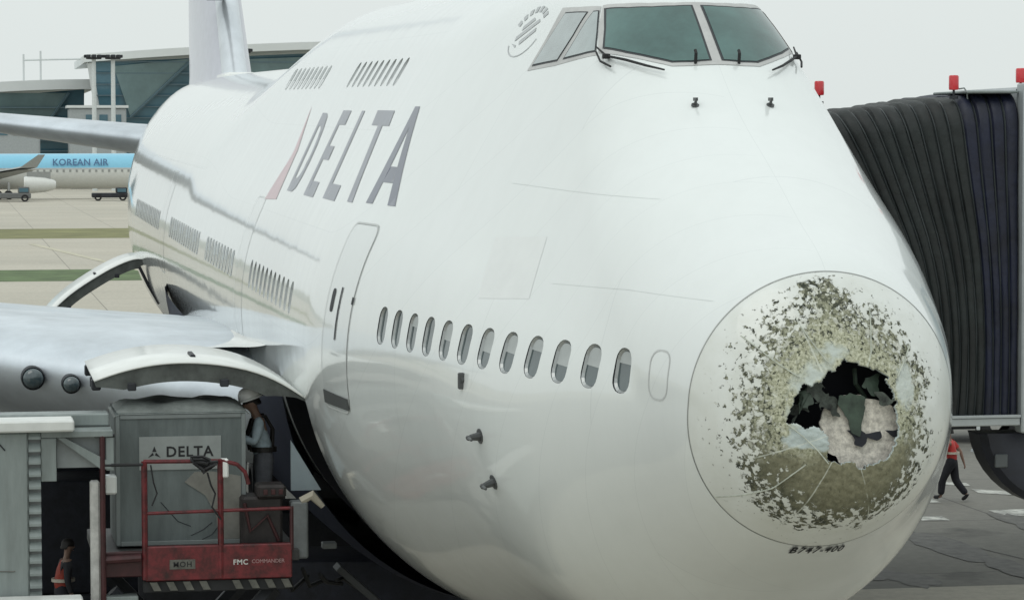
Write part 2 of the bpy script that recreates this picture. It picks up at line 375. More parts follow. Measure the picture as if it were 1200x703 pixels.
NPH = 248
phi = np.linspace(-math.pi, math.pi, NPH, endpoint=False) - math.pi / 2
sx_ = seam_ring(phi)
xs = np.concatenate([np.linspace(SEAM_X, 12, 190), np.linspace(12, 30, 110)[1:], np.linspace(30, X_END, 90)[1:]])
PH, XS = np.meshgrid(phi, xs); blend = 1 - sstep((XS - SEAM_X) / 1.4); XG = XS + (sx_[None, :] - SEAM_X) * blend
YG, ZG = polar(XG, PH); nx = len(xs)
V = np.stack([XG, YG, ZG], -1).reshape(-1, 3)
idx = np.arange(nx * NPH).reshape(nx, NPH)
a = idx[:-1]; b = idx[1:]; aj = np.roll(a, -1, 1); bj = np.roll(b, -1, 1)
F = np.stack([a, b, bj, aj], -1).reshape(-1, 4).tolist()
F.append(idx[-1][::-1].tolist()); F.append(idx[0][::1].tolist())
me = np_mesh('fuselage', V, F)
# UV: metres along and around
arc = np.cumsum(np.hypot(np.diff(YG, axis=1, prepend=YG[:, :1]), np.diff(ZG, axis=1, prepend=ZG[:, :1])), axis=1)
uvv = np.stack([XG.ravel(), arc.ravel()], -1)
uvl = me.uv_layers.new(name='UVMap'); li = np.zeros(len(me.loops), int); me.loops.foreach_get('vertex_index', li)
uvl.data.foreach_set('uv', uvv[li].astype('f').ravel())
fus = link('fuselage', me, SKIN, plane)
bmt = bmesh.new(); bmt.from_mesh(me); bmesh.ops.recalc_face_normals(bmt, faces=bmt.faces); bmt.to_mesh(me); bmt.free()

# window pockets and the cargo hold are real recesses
def frame_at(X, Z, side=1):
    P = on_skin(X, Z)[None, :] if False else on_skin(np.array([X]), np.array([Z]))[0]; n = normal(P[None])[0]
    tx = np.array([1, 0, 0.]) - n[0] * n; tx /= np.linalg.norm(tx); tz = np.cross(tx, n)
    if tz[2] < 0: tz = -tz
    M = Matrix((Vector(tx), Vector(tz), Vector(n))).transposed().to_4x4(); M.translation = Vector(P); return M
def rrect(w, h, r, seg=4):
    pts = []
    for cx, cy, a0 in ((w / 2 - r, h / 2 - r, 0), (-w / 2 + r, h / 2 - r, 90), (-w / 2 + r, -h / 2 + r, 180), (w / 2 - r, -h / 2 + r, 270)):
        for i in range(seg + 1):
            t = R(a0 + 90 * i / seg); pts.append((cx + r * math.cos(t), cy + r * math.sin(t)))
    return pts
WIN = [(1.87 + .508 * k, 5.838, 'near') for k in range(12)] + [(12.7 + .508 * k, 5.80, 'mid') for k in range(11)] + [(20.6 + .508 * k, 5.80, 'mid') for k in range(10)] + [(27.0 + .508 * k, 5.80, 'mid') for k in range(14)] + [(37.0 + .508 * k, 5.80, 'mid') for k in range(16)]
UPW = [(12.55 + .55 * k, 8.55, 'upper') for k in range(9)] + [(20.2 + .55 * k, 8.55, 'upper') for k in range(9)]
cut = MB(); cutb = MB()
for X, Z, kd in WIN + UPW:
    if X > 20: continue
    M = frame_at(X, Z); wd, ht = (.285, .40)
    (cut if kd == 'near' else cutb).prism([M @ Vector((x, y, -.05)) for x, y in rrect(wd, ht, .12)], (M.to_3x3() @ Vector((0, 0, .12))))
cut_me = bpy.data.meshes.new('cut'); bmesh.ops.recalc_face_normals(cut.bm, faces=cut.bm.faces); cut.bm.to_mesh(cut_me); cut.bm.free(); cut_me.materials.append(M_gasket)
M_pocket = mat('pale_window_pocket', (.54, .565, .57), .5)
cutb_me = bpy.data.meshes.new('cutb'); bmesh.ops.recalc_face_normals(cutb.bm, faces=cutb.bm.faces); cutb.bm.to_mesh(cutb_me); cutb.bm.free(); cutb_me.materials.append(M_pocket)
cut2 = MB(); cut2.box((11.3, 1.2, 2.95), (14.0, 5, 4.66), bevel=.1, seg=3)
c2me = bpy.data.meshes.new('cut2'); bmesh.ops.recalc_face_normals(cut2.bm, faces=cut2.bm.faces); cut2.bm.to_mesh(c2me); cut2.bm.free(); c2me.materials.append(M_hold); me.materials.append(mat('nose_bulkhead', (.085, .105, .092), .8, var=.6, vscale=7)); me.polygons[-1].material_index = 4
me.materials.append(M_gasket); me.materials.append(M_pocket); me.materials.append(M_hold); me.materials.append(mat('nose_bulkhead', (.085, .105, .092), .8, var=.6, vscale=7)); me.polygons[-1].material_index = 4
for cm in (cut_me, cutb_me, c2me):
    co = bpy.data.objects.new('cutter', cm); C.objects.link(co); co.parent = plane
    md = fus.modifiers.new('b', 'BOOLEAN'); md.operation = 'DIFFERENCE'; md.solver = 'EXACT'; md.object = co; md.material_mode = 'TRANSFER'
    dg = bpy.context.evaluated_depsgraph_get(); nm = bpy.data.meshes.new_from_object(fus.evaluated_get(dg), depsgraph=dg)
    fus.modifiers.clear(); fus.data = nm; bpy.data.objects.remove(co)
fus.data.name = 'fuselage'; fus.data.polygons.foreach_set('use_smooth', [True] * len(fus.data.polygons)); fus.data.set_sharp_from_angle(angle=R(30))

# cabin windows: a frame ring set in each pocket, a pane and its drawn shade
def ring_mesh(wd, ht, r, t, z0, z1):
    bm = bmesh.new(); o = rrect(wd, ht, r); i = rrect(wd - 2 * t, ht - 2 * t, max(r - t, .02)); n = len(o)
    vo = [bm.verts.new((x, y, z0)) for x, y in o]; vi = [bm.verts.new((x, y, z1)) for x, y in i]
    for k in range(n): bm.faces.new((vo[k], vo[(k + 1) % n], vi[(k + 1) % n], vi[k]))
    m_ = bpy.data.meshes.new('window'); bm.to_mesh(m_); bm.free(); return m_
def flat_mesh(pts, z, nm):
    bm = bmesh.new(); bm.faces.new([bm.verts.new((x, y, z)) for x, y in pts]); m_ = bpy.data.meshes.new(nm); bm.to_mesh(m_); bm.free(); return m_
W_ring = ring_mesh(.279, .394, .115, .022, -.012, -.034); W_ring.materials.append(M_frame)
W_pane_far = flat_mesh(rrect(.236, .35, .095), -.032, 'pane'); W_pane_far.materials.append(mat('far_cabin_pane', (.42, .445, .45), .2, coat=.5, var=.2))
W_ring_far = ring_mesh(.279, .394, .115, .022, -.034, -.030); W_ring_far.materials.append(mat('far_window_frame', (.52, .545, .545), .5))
W_pane = flat_mesh(rrect(.236, .35, .095), -.032, 'pane'); W_pane.materials.append(M_pane)
_sh = [p for p in rrect(.226, .34, .09) if p[1] > 0]
def shade_me(frac):
    yb = .17 - .34 * frac; top = [p for p in rrect(.226, .34, .09, 6) if p[1] > max(yb, -.08)]
    pts = [(.113, yb)] + [p for p in top if p[0] > 0] + [p for p in top if p[0] <= 0] + [(-.113, yb)]
    m_ = flat_mesh(pts, -.030, 'shade'); m_.materials.append(M_shade); return m_
SHD = [shade_me(f) for f in (.32, .5, .6)]
for i, (X, Z, kd) in enumerate(WIN + UPW):
    M = frame_at(X, Z)
    if X > 20: M = M @ Matrix.Translation((0, 0, .037))
    o = link('window', W_ring if X < 20 else W_ring_far, None, plane); o.matrix_local = M
    p = link('pane', W_pane if kd == 'near' or i < 20 else W_pane_far, None, o)
    if kd == 'upper' or (kd == 'near' and i in (0, 1, 2, 3, 4, 5, 7, 9)) or (kd == 'mid' and i % 3):
        link('shade', SHD[2 if kd == 'upper' else (i * 7) % 3], None, o)

# flat prints and thin fittings laid on the skin
def skin_poly(name, polys, m, off=.004, step=.16, parent=plane, side=1, sub=True):
    """polys: list of outlines given as (X, Z); laid on the starboard skin"""
    bm = bmesh.new()
    for pl in polys:
        f = bm.faces.new([bm.verts.new((x, 0, z)) for x, z in pl])
    bmesh.ops.triangulate(bm, faces=bm.faces, ngon_method='EAR_CLIP')
    xs_ = [v.co.x for v in bm.verts]; zs_ = [v.co.z for v in bm.verts]
    for lo, hi, ax in ((min(xs_), max(xs_), 0), (min(zs_), max(zs_), 2)):
        t = lo + step
        while t < hi:
            no = Vector((1, 0, 0)) if ax == 0 else Vector((0, 0, 1))
            bmesh.ops.bisect_plane(bm, geom=bm.verts[:] + bm.edges[:] + bm.faces[:], plane_co=no * t, plane_no=no, dist=1e-6); t += step
    P = on_skin([v.co.x for v in bm.verts], [v.co.z for v in bm.verts], off)
    for v, q in zip(bm.verts, P): v.co = Vector((q[0], q[1] * side, q[2]))
    bmesh.ops.recalc_face_normals(bm, faces=bm.faces)
    me_ = bpy.data.meshes.new(name); bm.to_mesh(me_); bm.free(); me_.polygons.foreach_set('use_smooth', [True] * len(me_.polygons))
    return link(name, me_, m, parent)
def skin_line(name, pts, wd, m, off=.003, parent=plane, closed=False):
    """a ribbon along (X, Z) points on the starboard skin"""
    P2 = []
    n = len(pts); rng = range(n if closed else n - 1)
    for i in rng:
        a_, b_ = np.array(pts[i]), np.array(pts[(i + 1) % n]); k = max(2, int(np.linalg.norm(b_ - a_) / .08))
        P2 += [tuple(a_ + (b_ - a_) * t / k) for t in range(k)]
    if not closed: P2.append(pts[-1])
    A = np.array(P2); P = on_skin(A[:, 0], A[:, 1], off); Nn = normal(P)
    T = np.roll(P, -1, 0) - np.roll(P, 1, 0)
    if not closed: T[0] = P[1] - P[0]; T[-1] = P[-1] - P[-2]
    S = np.cross(T, Nn); S /= np.linalg.norm(S, axis=1, keepdims=True)
    Vv = np.concatenate([P + S * wd / 2, P - S * wd / 2]); n = len(P); Ff = []
    for i in range(n if closed else n - 1): j = (i + 1) % n; Ff.append((i, j, n + j, n + i))
    return link(name, np_mesh(name, Vv, Ff), m, parent)
def quad(a, b, c, d): return [a, b, c, d]
# DELTA, as painted: each letter a print of its own
def bx4(u0, v0, u1, v1): return [(u0, v0), (u1, v0), (u1, v1), (u0, v1)]
def subdiv(pl, n=6): return [(a_[0] + (b_[0] - a_[0]) * k / n, a_[1] + (b_[1] - a_[1]) * k / n) for a_, b_ in zip(pl, pl[1:] + pl[:1]) for k in range(n)]
_bo = [(.25, 1), (.50, 1), (.74, .95), (.91, .80), (1, .60), (1, .40), (.91, .20), (.74, .05), (.50, 0), (.25, 0)]
_bi = [(.25, .83), (.46, .83), (.60, .79), (.70, .70), (.75, .57), (.75, .43), (.70, .30), (.60, .21), (.46, .17), (.25, .17)]
LT = {'D': [bx4(0, 0, .25, 1)] + [[_bo[k], _bi[k], _bi[k + 1], _bo[k + 1]] for k in range(9)],
      'E': [bx4(0, 0, .29, 1), bx4(.29, .83, 1, 1), bx4(.29, .42, .9, .58), bx4(.29, 0, 1, .17)],
      'L': [bx4(0, 0, .27, 1), bx4(.27, 0, 1, .17)],
      'T': [bx4(0, .83, 1, 1), bx4(.38, 0, .63, .83)],
      'A': [[(0, 0), (.25, 0), (.51, .78), (.51, 1), (.40, 1)], [(1, 0), (.76, 0), (.51, .78), (.51, 1), (.62, 1)], [(.323, .22), (.69, .22), (.64, .38), (.377, .38)]]}
BOXES = {'D': (16.95, 15.85, 17.95, 17.0, 6.98, 8.03), 'E': (14.99, 13.96, 15.87, 15.05, 6.98, 8.07), 'L': (13.02, 11.86, 14.02, 13.0, 7.0, 8.07), 'T': (11.40, 9.85, 12.62, 11.18, 7.03, 8.08), 'A': (9.73, 8.55, 10.42, 9.40, 7.05, 8.13)}
for ch in 'DELTA':
    bl, br_, tl, tr_, z0_, z1_ = BOXES[ch]
    mp_ = lambda u, v: ((bl + (tl - bl) * v) * (1 - u) + (br_ + (tr_ - br_) * v) * u, z0_ + (z1_ - z0_) * v)
    skin_poly('letter', [[mp_(u, v) for u, v in subdiv(pl, 3)] for pl in LT[ch]], M_navy)
skin_poly('tail_emblem', [[(19.75, 8.14), (18.75, 7.50), (18.35, 7.50)], [(18.7, 7.40), (18.95, 6.80), (17.6, 6.84), (18.25, 7.40)], [(18.35, 7.50), (18.75, 7.50), (18.7, 7.40), (18.25, 7.40)]], M_red_livery)

# hail-scoured patch on the flank, repainted panel and the blanked window
M_patch = mat('weathered_patch', (.70, .725, .715), .3, coat=.9, var=.03)
skin_poly('skin_patch', [[(5.25, 6.86), (4.17, 6.91), (3.91, 6.34), (4.95, 6.28)]], M_patch, off=.002)
skin_line('window_plug', [(1.26 + x, 5.85 + z) for x, z in rrect(.29, .42, .11)], .016, M_line, closed=True)
for pl in ([(2.6, 7.31), (4.2, 7.34), (5.55, 7.38)], [(.95, 6.5), (2.1, 6.53), (3.6, 6.5)], [(30, 7.0), (45, 7.0), (52, 7.05)]): skin_line('panel_seam', pl, .003, mat('faint_seam', (.655, .685, .675), .5))

# main deck doors
def door(X, Z0, Z1, w2, detail):
    o = skin_poly('door', [[(X + x, (Z0 + Z1) / 2 + z) for x, z in rrect(2 * w2, Z1 - Z0, .16)]], SKIN, off=.006 if detail else .002, step=.12)
    skin_line('door_seam', [(X + x, (Z0 + Z1) / 2 + z) for x, z in rrect(2 * w2 + .03, Z1 - Z0 + .03, .17)], .022, M_line if detail else mat('faint_seam', (.655, .685, .675), .5), off=.009 if detail else .003, parent=o, closed=True)
    if detail:
        skin_poly('door_window', [[(X + .28 + x, 5.98 + z) for x, z in rrect(.13, .26, .05)]], M_dark, off=.012, parent=o)
        skin_poly('handle', [quad((X - .01, 6.14), (X - .06, 6.14), (X - .06, 5.56), (X - .01, 5.56))], M_dark, off=.014, parent=o)
        skin_poly('sill_plate', [quad((X + w2, Z0 + .02), (X - w2, Z0 + .02), (X - w2, Z0 + .15), (X + w2, Z0 + .17))], mat('scuffed_sill', (.06, .065, .065), .6), off=.016, parent=o)
        skin_poly('latch', [quad((X - .5, 6.06), (X - .56, 6.06), (X - .56, 5.98), (X - .5, 5.98))], M_dark, off=.014, parent=o)
    return o
door(9.15, 4.80, 6.82, .52, True); door(19.3, 4.85, 6.80, .55, False); door(35.6, 4.85, 6.80, .55, False)

# cockpit glazing, projected outward from the axis of the flight deck onto the skin
def proj_poly(name, P3, m, off, side=1, parent=plane, center=(7.6, 0, 7.6), maxe=.05):
    P = [Vector(q) for q in P3]; cc = sum(P, Vector()) / len(P); nn_ = Vector((0, 0, 0))
    for i_ in range(len(P)): nn_ += (P[i_] - cc).cross(P[(i_ + 1) % len(P)] - cc)
    nn_.normalize(); uu_ = (P[1] - P[0]).normalized(); uu_ = (uu_ - nn_ * uu_.dot(nn_)).normalized(); vv_ = nn_.cross(uu_)
    bm = bmesh.new(); bm.faces.new([bm.verts.new(((q - cc).dot(uu_), (q - cc).dot(vv_), (q - cc).dot(nn_))) for q in P])
    for ax in (Vector((1, 0, 0)), Vector((0, 1, 0))):
        vals = [v.co.dot(ax) for v in bm.verts]; t = min(vals) + maxe
        while t < max(vals): bmesh.ops.bisect_plane(bm, geom=bm.verts[:] + bm.edges[:] + bm.faces[:], plane_co=ax * t, plane_no=ax, dist=1e-5); t += maxe
    for v in bm.verts: v.co = cc + uu_ * v.co.x + vv_ * v.co.y + nn_ * v.co.z
    c = np.array(center); D = np.array([v.co[:] for v in bm.verts]) - c; ln = np.linalg.norm(D, axis=1, keepdims=True); D = D / ln
    lo = np.zeros(len(D)); hi = np.full(len(D), 6.)
    for _ in range(34):
        mm = (lo + hi) / 2; q = c + D * mm[:, None]; s = sdf(q[:, 0], q[:, 1], q[:, 2]) < 0; lo = np.where(s, mm, lo); hi = np.where(s, hi, mm)
    q = c + D * ((lo + hi) / 2 + off)[:, None]
    for v, p in zip(bm.verts, q): v.co = Vector((p[0], p[1] * side, p[2]))
    bmesh.ops.recalc_face_normals(bm, faces=bm.faces); me_ = bpy.data.meshes.new(name); bm.to_mesh(me_); bm.free()
    me_.polygons.foreach_set('use_smooth', [True] * len(me_.polygons)); return link(name, me_, m, parent)
def shrink(P3, d):
    """move outline points towards the centroid so that the border is about d wide"""
    P = [Vector(p) for p in P3]; n = len(P); out = []; nrm = Vector((0, 0, 0)); c = sum(P, Vector()) / n
    for i in range(n): nrm += (P[i] - c).cross(P[(i + 1) % n] - c)
    nrm.normalize()
    for i in range(n):
        e1 = (P[i] - P[i - 1]).normalized(); e2 = (P[(i + 1) % n] - P[i]).normalized(); n1 = nrm.cross(e1); n2 = nrm.cross(e2)
        bis = (n1 + n2).normalized(); out.append(P[i] + bis * d / max(.4, bis.dot(n1)))
    return out
W1 = [(5.215, .05, 9.120), (5.235, .222, 9.114), (5.31, .427, 9.109), (5.48, .629, 9.105), (5.75, .80, 9.104), (5.44, .868, 8.90), (5.20, .935, 8.707), (4.865, .775, 8.66), (4.611, .579, 8.607), (4.461, .421, 8.565), (4.406, .249, 8.569), (4.40, .06, 8.583)]
W2 = [(5.83, .845, 9.09), (5.93, .881, 9.088), (5.93, 1.041, 8.847), (5.965, 1.186, 8.608), (5.583, 1.09, 8.646), (5.29, .997, 8.672), (5.53, .925, 8.872)]
W3 = [(6.04, .916, 9.082), (6.612, 1.027, 9.09), (6.68, 1.192, 8.82), (6.725, 1.354, 8.548), (6.419, 1.288, 8.571), (6.101, 1.219, 8.593), (6.04, 1.067, 8.841)]
F1 = [(5.27, 0, 9.162), (5.285, .206, 9.157), (5.394, .44, 9.155), (5.608, .652, 9.156), (5.86, .80, 9.146), (5.56, .91, 8.9), (5.22, .985, 8.657), (4.811, .787, 8.618), (4.558, .592, 8.566), (4.406, .434, 8.523), (4.35, .263, 8.527), (4.334, 0, 8.54)]
F2 = [(5.87, .815, 9.138), (6.32, .937, 9.143), (6.79, 1.02, 9.148), (6.77, 1.204, 8.821), (6.80, 1.395, 8.500), (6.107, 1.25, 8.545), (5.23, 1.0, 8.632), (5.57, .92, 8.9)]
for s in (1, -1):
    fr = proj_poly('cockpit_window_frame', F1, M_silver, .006, s)
    for Wp in (W1,):
        proj_poly('window_gasket', shrink(Wp, -.012), M_gasket, .010, s, fr)
        proj_poly('windshield_pane', shrink(Wp, .012), M_cockpit, .015, s, fr)
    fr = proj_poly('cockpit_side_frame', F2, M_silver, .004, s)
    for Wp in (W2, W3):
        proj_poly('window_gasket', shrink(Wp, -.005), M_gasket, .008, s, fr)
        proj_poly('side_pane', shrink(Wp, .014), M_cockpit2, .013, s, fr)
# wipers, spray hooks, vanes and probes
def surf_pt(X, Z, side=1, off=0.): return Vector(on_skin(np.array([X]), np.array([Z]), off, side)[0])
def top_pt(X, Y, off=0.):
    lo, hi = 5.0, 11.
    for _ in range(40):
        m_ = (lo + hi) / 2
        if sdf(np.array([X]), np.array([Y]), np.array([m_]))[0] < 0: lo = m_
        else: hi = m_
    P = np.array([[X, Y if abs(Y) > 1e-4 else 1e-4, m_]]); return Vector((P + normal(P) * off)[0])
for s in (1, -1):
    w_ = MB(); pts = [top_pt(X, s * Y, .05) for X, Y in ((5.25, .97), (4.98, .93), (4.72, .80), (4.50, .66), (4.34, .52))]
    w_.tube(pts, [.008, .012, .014, .013, .009], 6); w_.box(pts[1] - Vector((.035, .035, .03)), pts[1] + Vector((.035, .035, .02)), .008)
    wi = w_.build('wiper', M_black, plane)
    b_ = MB(); b_.tube([top_pt(X, s * Y, .045) for X, Y in ((5.18, .985), (5.0, .985), (4.8, .93))], .011, 6); b_.build('wiper_blade', M_black, wi)
    h_ = MB(); p0 = top_pt(4.37, s * .215); h_.tube([p0, p0 + Vector((-.02, 0, .10)), p0 + Vector((.01, 0, .13))], .016, 6); h_.build('spray_hook', M_black, plane)
    v_ = MB(); p0 = top_pt(3.78, s * .365); n0 = Vector((-.5, 0, .8)); v_.tube([p0 - n0 * .01, p0 + n0 * .075], [.018, .012], 6); v_.box(p0 + n0 * .07 - Vector((.03, .012, .012)), p0 + n0 * .07 + Vector((.07, .012, .02))); v_.tube([p0, p0 + n0 * .01], .04, 8); v_.build('icing_vane', mat('probe_grey', (.075, .08, .082), .5), plane)
    if s < 0: continue
    for X, Z in ((4.39, 5.0), (4.28, 4.57)):
        p0 = surf_pt(X, Z, s); n0 = Vector(normal(np.array([[p0.x, abs(p0.y), p0.z]]))[0]); n0.y *= s
        q_ = MB(); q_.tube([p0 - n0 * .01, p0 + n0 * .10, p0 + n0 * .13 + Vector((-.03, 0, 0))], [.045, .03, .022], 8)
        q_.tube([p0 + n0 * .12 + Vector((.04, 0, 0)), p0 + n0 * .125 + Vector((-.20, 0, 0))], [.022, .012], 8); q_.tube([p0 - n0 * .005, p0 + n0 * .006], .075, 10)
        q_.build('pitot_probe', mat('probe_grey', (.075, .08, .082), .5), plane, smooth=True)
    p0 = surf_pt(4.81, 5.50, s); n0 = Vector(normal(np.array([[p0.x, abs(p0.y), p0.z]]))[0]); n0.y *= s
    q_ = MB(); q_.tube([p0 - n0 * .01, p0 + n0 * .03], .035, 10); q_.box(p0 + n0 * .02 + Vector((-.02, -.03, -.09)), p0 + n0 * .02 + Vector((.035, .03, .07)), .01); q_.build('angle_vane', mat('probe_grey', (.075, .08, .082), .5), plane)
# alliance roundel behind the cockpit: broken arcs round a knot of strokes
M_round = mat('roundel_grey', (.45, .47, .48), .4)
def arc_poly(cx, cz, rx, rz, a0, a1, t, k=10):
    o_ = [(cx + rx * math.cos(R(a)), cz + rz * math.sin(R(a))) for a in np.linspace(a0, a1, k)]; i_ = [(cx + rx * (1 - t) * math.cos(R(a)), cz + rz * (1 - t) * math.sin(R(a))) for a in np.linspace(a1, a0, k)]; return o_ + i_
RX, RZ = 7.46, 8.90
pol = [arc_poly(RX, RZ, .42, .25, 195, 330, .05)] + [arc_poly(RX, RZ, .46, .29, a, a + 11, .22, 3) for a in (20, 37, 55, 73, 91, 109, 126)]
pol += [[(RX + .24, RZ - .08), (RX - .22, RZ + .12), (RX - .16, RZ + .15), (RX + .27, RZ - .03)], [(RX + .2, RZ + .03), (RX - .05, RZ + .14), (RX + .02, RZ + .17), (RX + .22, RZ + .08)], [(RX + .05, RZ - .12), (RX - .24, RZ + .02), (RX - .2, RZ + .06), (RX + .1, RZ - .08)], [(RX + .3, RZ - .1), (RX + .12, RZ - .15), (RX + .14, RZ - .12)]]
for p_ in pol: skin_poly('roundel_mark', [p_], M_round, off=.004, step=.1)

# ---------------------------- radome
NR, NA = 128, 300
pa = np.linspace(-math.pi, math.pi, NA, endpoint=False) - math.pi / 2
sxr = seam_ring(pa) - .004
tt = np.linspace(0, 1, NR + 1)[1:] ** .9
TT, PA = np.meshgrid(tt, pa, indexing='ij'); XR = TT**2 * sxr[None, :]
YR, ZR = polar(XR, PA)
dent = np.zeros_like(XR)
HOLE = [(.494, 5.54), (.431, 5.70), (.345, 5.845), (.265, 5.844), (.18, 5.926), (.04, 5.959), (.002, 6.026), (-.103, 6.031), (-.257, 5.976), (-.383, 5.90), (-.453, 5.82), (-.472, 5.632), (-.507, 5.478), (-.489, 5.359), (-.326, 5.217), (-.172, 5.171), (-.041, 5.20), (.118, 5.222), (.177, 5.305), (.185, 5.474), (.337, 5.514)]
def inside(y, z, poly):
    c_ = np.zeros(y.shape, bool); n = len(poly)
    for i in range(n):
        (y1, z1), (y2, z2) = poly[i], poly[(i + 1) % n]
        cond = ((z1 > z) != (z2 > z)) & (y < (y2 - y1) * (z - z1) / (z2 - z1 + 1e-12) + y1); c_ ^= cond
    return c_
flat = np.stack([XR.ravel(), YR.ravel(), ZR.ravel()], -1)
nrm_ = normal(flat); nz_ = np.zeros(len(flat)); jit = np.zeros((len(flat), 2))
for i, p in enumerate(flat):
    if abs(p[1]) < 1.1:
        ry = (p[1] - .03) / .9; rz = (p[2] - 5.62) / 1.02; rr = math.hypot(ry, rz)
        if rr < 1.05:
            q = Vector(p); g = noise.noise(q * 14) * .6 + noise.noise(q * 31) * .4
            nz_[i] = -(.010 + .014 * g) * min(1, max(0, (1.05 - rr) / .35)) - .03 * max(0, .75 - rr)
            jit[i] = (noise.noise(q * 9 + Vector((3, 0, 0))) * .05 + noise.noise(q * 27) * .025, noise.noise(q * 9 + Vector((0, 7, 0))) * .05 + noise.noise(q * 27 + Vector((5, 0, 0))) * .025)
inh = inside(flat[:, 1] + jit[:, 0], flat[:, 2] + jit[:, 1], HOLE)
flat = flat + nrm_ * nz_[:, None]
Vr = np.concatenate([[[0, 0, TIP_Z]], flat]); Fr = []
ii = 1 + np.arange(NR * NA).reshape(NR, NA)
for r_ in range(NR - 1):
    for j in range(NA):
        j2 = (j + 1) % NA; q = (ii[r_, j], ii[r_ + 1, j], ii[r_ + 1, j2], ii[r_, j2])
        if sum(inh[k - 1] for k in q) < 2: Fr.append(tuple(int(k) for k in q)[::-1])
used = sorted({k for f in Fr for k in f}); remap = {k: i for i, k in enumerate(used)}
rme = np_mesh('radome', Vr[used], [tuple(remap[k] for k in f) for f in Fr])
radome = link('radome', rme, [RADOME, M_hold, M_ply], plane)
md = radome.modifiers.new('wall', 'SOLIDIFY'); md.thickness = .022; md.offset = -1; md.material_offset = 1; md.material_offset_rim = 2
# seam ring
ph2 = np.linspace(0, 2 * math.pi, 200, endpoint=False); X2 = seam_ring(ph2); Vs = []
for d in (-.005, .004):
    y, z = polar(X2 + d, ph2); P = np.stack([X2 + d, y, z], -1); Pn = P.copy(); Pn[:, 1] = np.abs(Pn[:, 1]); nn = normal(Pn); nn[:, 1] *= np.sign(P[:, 1]); Vs.append(P + nn * .003)
n2 = 200; link('radome_seam', np_mesh('radome_seam', np.concatenate(Vs), [(i, (i + 1) % n2, n2 + (i + 1) % n2, n2 + i) for i in range(n2)]), mat('seam_dark', (.36, .375, .36), .6), plane)
# inside the hole: torn inner board, green strip, curled ply
def ragged(pts, amp, seed, sub=5):
    out = []; n = len(pts)
    for i in range(n):
        a_, b_ = Vector(pts[i]), Vector(pts[(i + 1) % n])
        for k in range(sub):
            q = a_.lerp(b_, k / sub); out.append((q.x + noise.noise(Vector((q.x * 14, q.y * 14, seed))) * amp, q.y + noise.noise(Vector((q.x * 14, q.y * 14, seed + 9))) * amp))
    return out
def sheet(name, pts, X0, kx, kz, m, th, parent, y0=0, z0=5.5):
    b = MB(); b.prism([(X0 + kx * (y - y0) + kz * (z - z0), y, z) for y, z in pts], (th, 0, 0)); return b.build(name, m, parent)
hole_grp = radome
disc = [(-.20 + .355 * math.cos(a), 5.445 + .30 * math.sin(a)) for a in np.linspace(0, 2 * math.pi, 30, endpoint=False)]
sheet('torn_inner_board', ragged(disc, .05, 1.3), .30, .02, .10, M_foam, .02, hole_grp, -.2, 5.44)
sheet('green_strip', ragged([(.0, 5.66), (.0, 5.73), (-.12, 5.77), (-.22, 5.73), (-.22, 5.60), (-.18, 5.42), (-.12, 5.43), (-.07, 5.55)], .03, 4.2), .255, 0, .1, M_green, .012, hole_grp)
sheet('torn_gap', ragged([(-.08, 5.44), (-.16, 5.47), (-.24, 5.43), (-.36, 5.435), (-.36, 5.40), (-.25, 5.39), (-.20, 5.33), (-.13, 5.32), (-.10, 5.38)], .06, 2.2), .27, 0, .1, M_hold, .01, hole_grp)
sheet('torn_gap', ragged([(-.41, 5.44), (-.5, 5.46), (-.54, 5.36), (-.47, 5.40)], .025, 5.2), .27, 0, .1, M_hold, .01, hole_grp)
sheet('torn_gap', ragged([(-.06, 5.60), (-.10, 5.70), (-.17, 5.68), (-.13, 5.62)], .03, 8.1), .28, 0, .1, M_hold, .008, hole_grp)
M_frag = mat('torn_fragment_green', (.055, .066, .055), .8, var=.6, vscale=10, bump=.5)
for k_, (fy, fz, fr_) in enumerate(((.30, 5.70, .09), (.20, 5.78, .08), (.36, 5.62, .07), (-.30, 5.84, .08), (-.38, 5.72, .06), (.10, 5.66, .07))):
    sheet('torn_fragment', ragged([(fy + fr_ * math.cos(a) * (1.3 if k_ % 2 else .7), fz + fr_ * math.sin(a)) for a in np.linspace(0, 2 * math.pi, 9, endpoint=False)], .09, 20.3 + k_ * 3.7, 4), .22 + .03 * (k_ % 4), .5 * (-1) ** k_, .4, M_frag if k_ % 3 else M_green, .008, hole_grp, fy, fz)
def on_radome(y, z):
    lo, hi = .001, 4.
    for _ in range(40):
        m_ = (lo + hi) / 2
        if sdf(np.array([m_]), np.array([y]), np.array([z]))[0] < 0: hi = m_
        else: lo = m_
    return Vector((m_ - .002, y, z))
M_divert = mat('diverter_strip_pale', (.50, .53, .46), .6, var=.25, vscale=12)
for q in ([(.906, 4.844), (.75, 4.895), (.567, 4.983), (.44, 5.11), (.34, 5.20)], [(.773, 6.238), (.65, 6.13), (.529, 6.026), (.36, 5.91)], [(-.325, 6.464), (-.30, 6.28), (-.27, 6.09)], [(.303, 6.322), (.20, 6.15), (.108, 6.02)], [(.49, 5.54), (.36, 5.43), (.25, 5.32), (.16, 5.21)], [(-.50, 5.90), (-.60, 6.05), (-.66, 6.15)]):
    b = MB(); pts = []
    for (y0_, z0_), (y1_, z1_) in zip(q, q[1:]): pts += [on_radome(y0_ + (y1_ - y0_) * t_, z0_ + (z1_ - z0_) * t_) for t_ in np.linspace(0, 1, 5)[:-1]]
    pts.append(on_radome(*q[-1])); b.tube(pts, .0055, 5); b.build('diverter_strip', M_divert, radome)
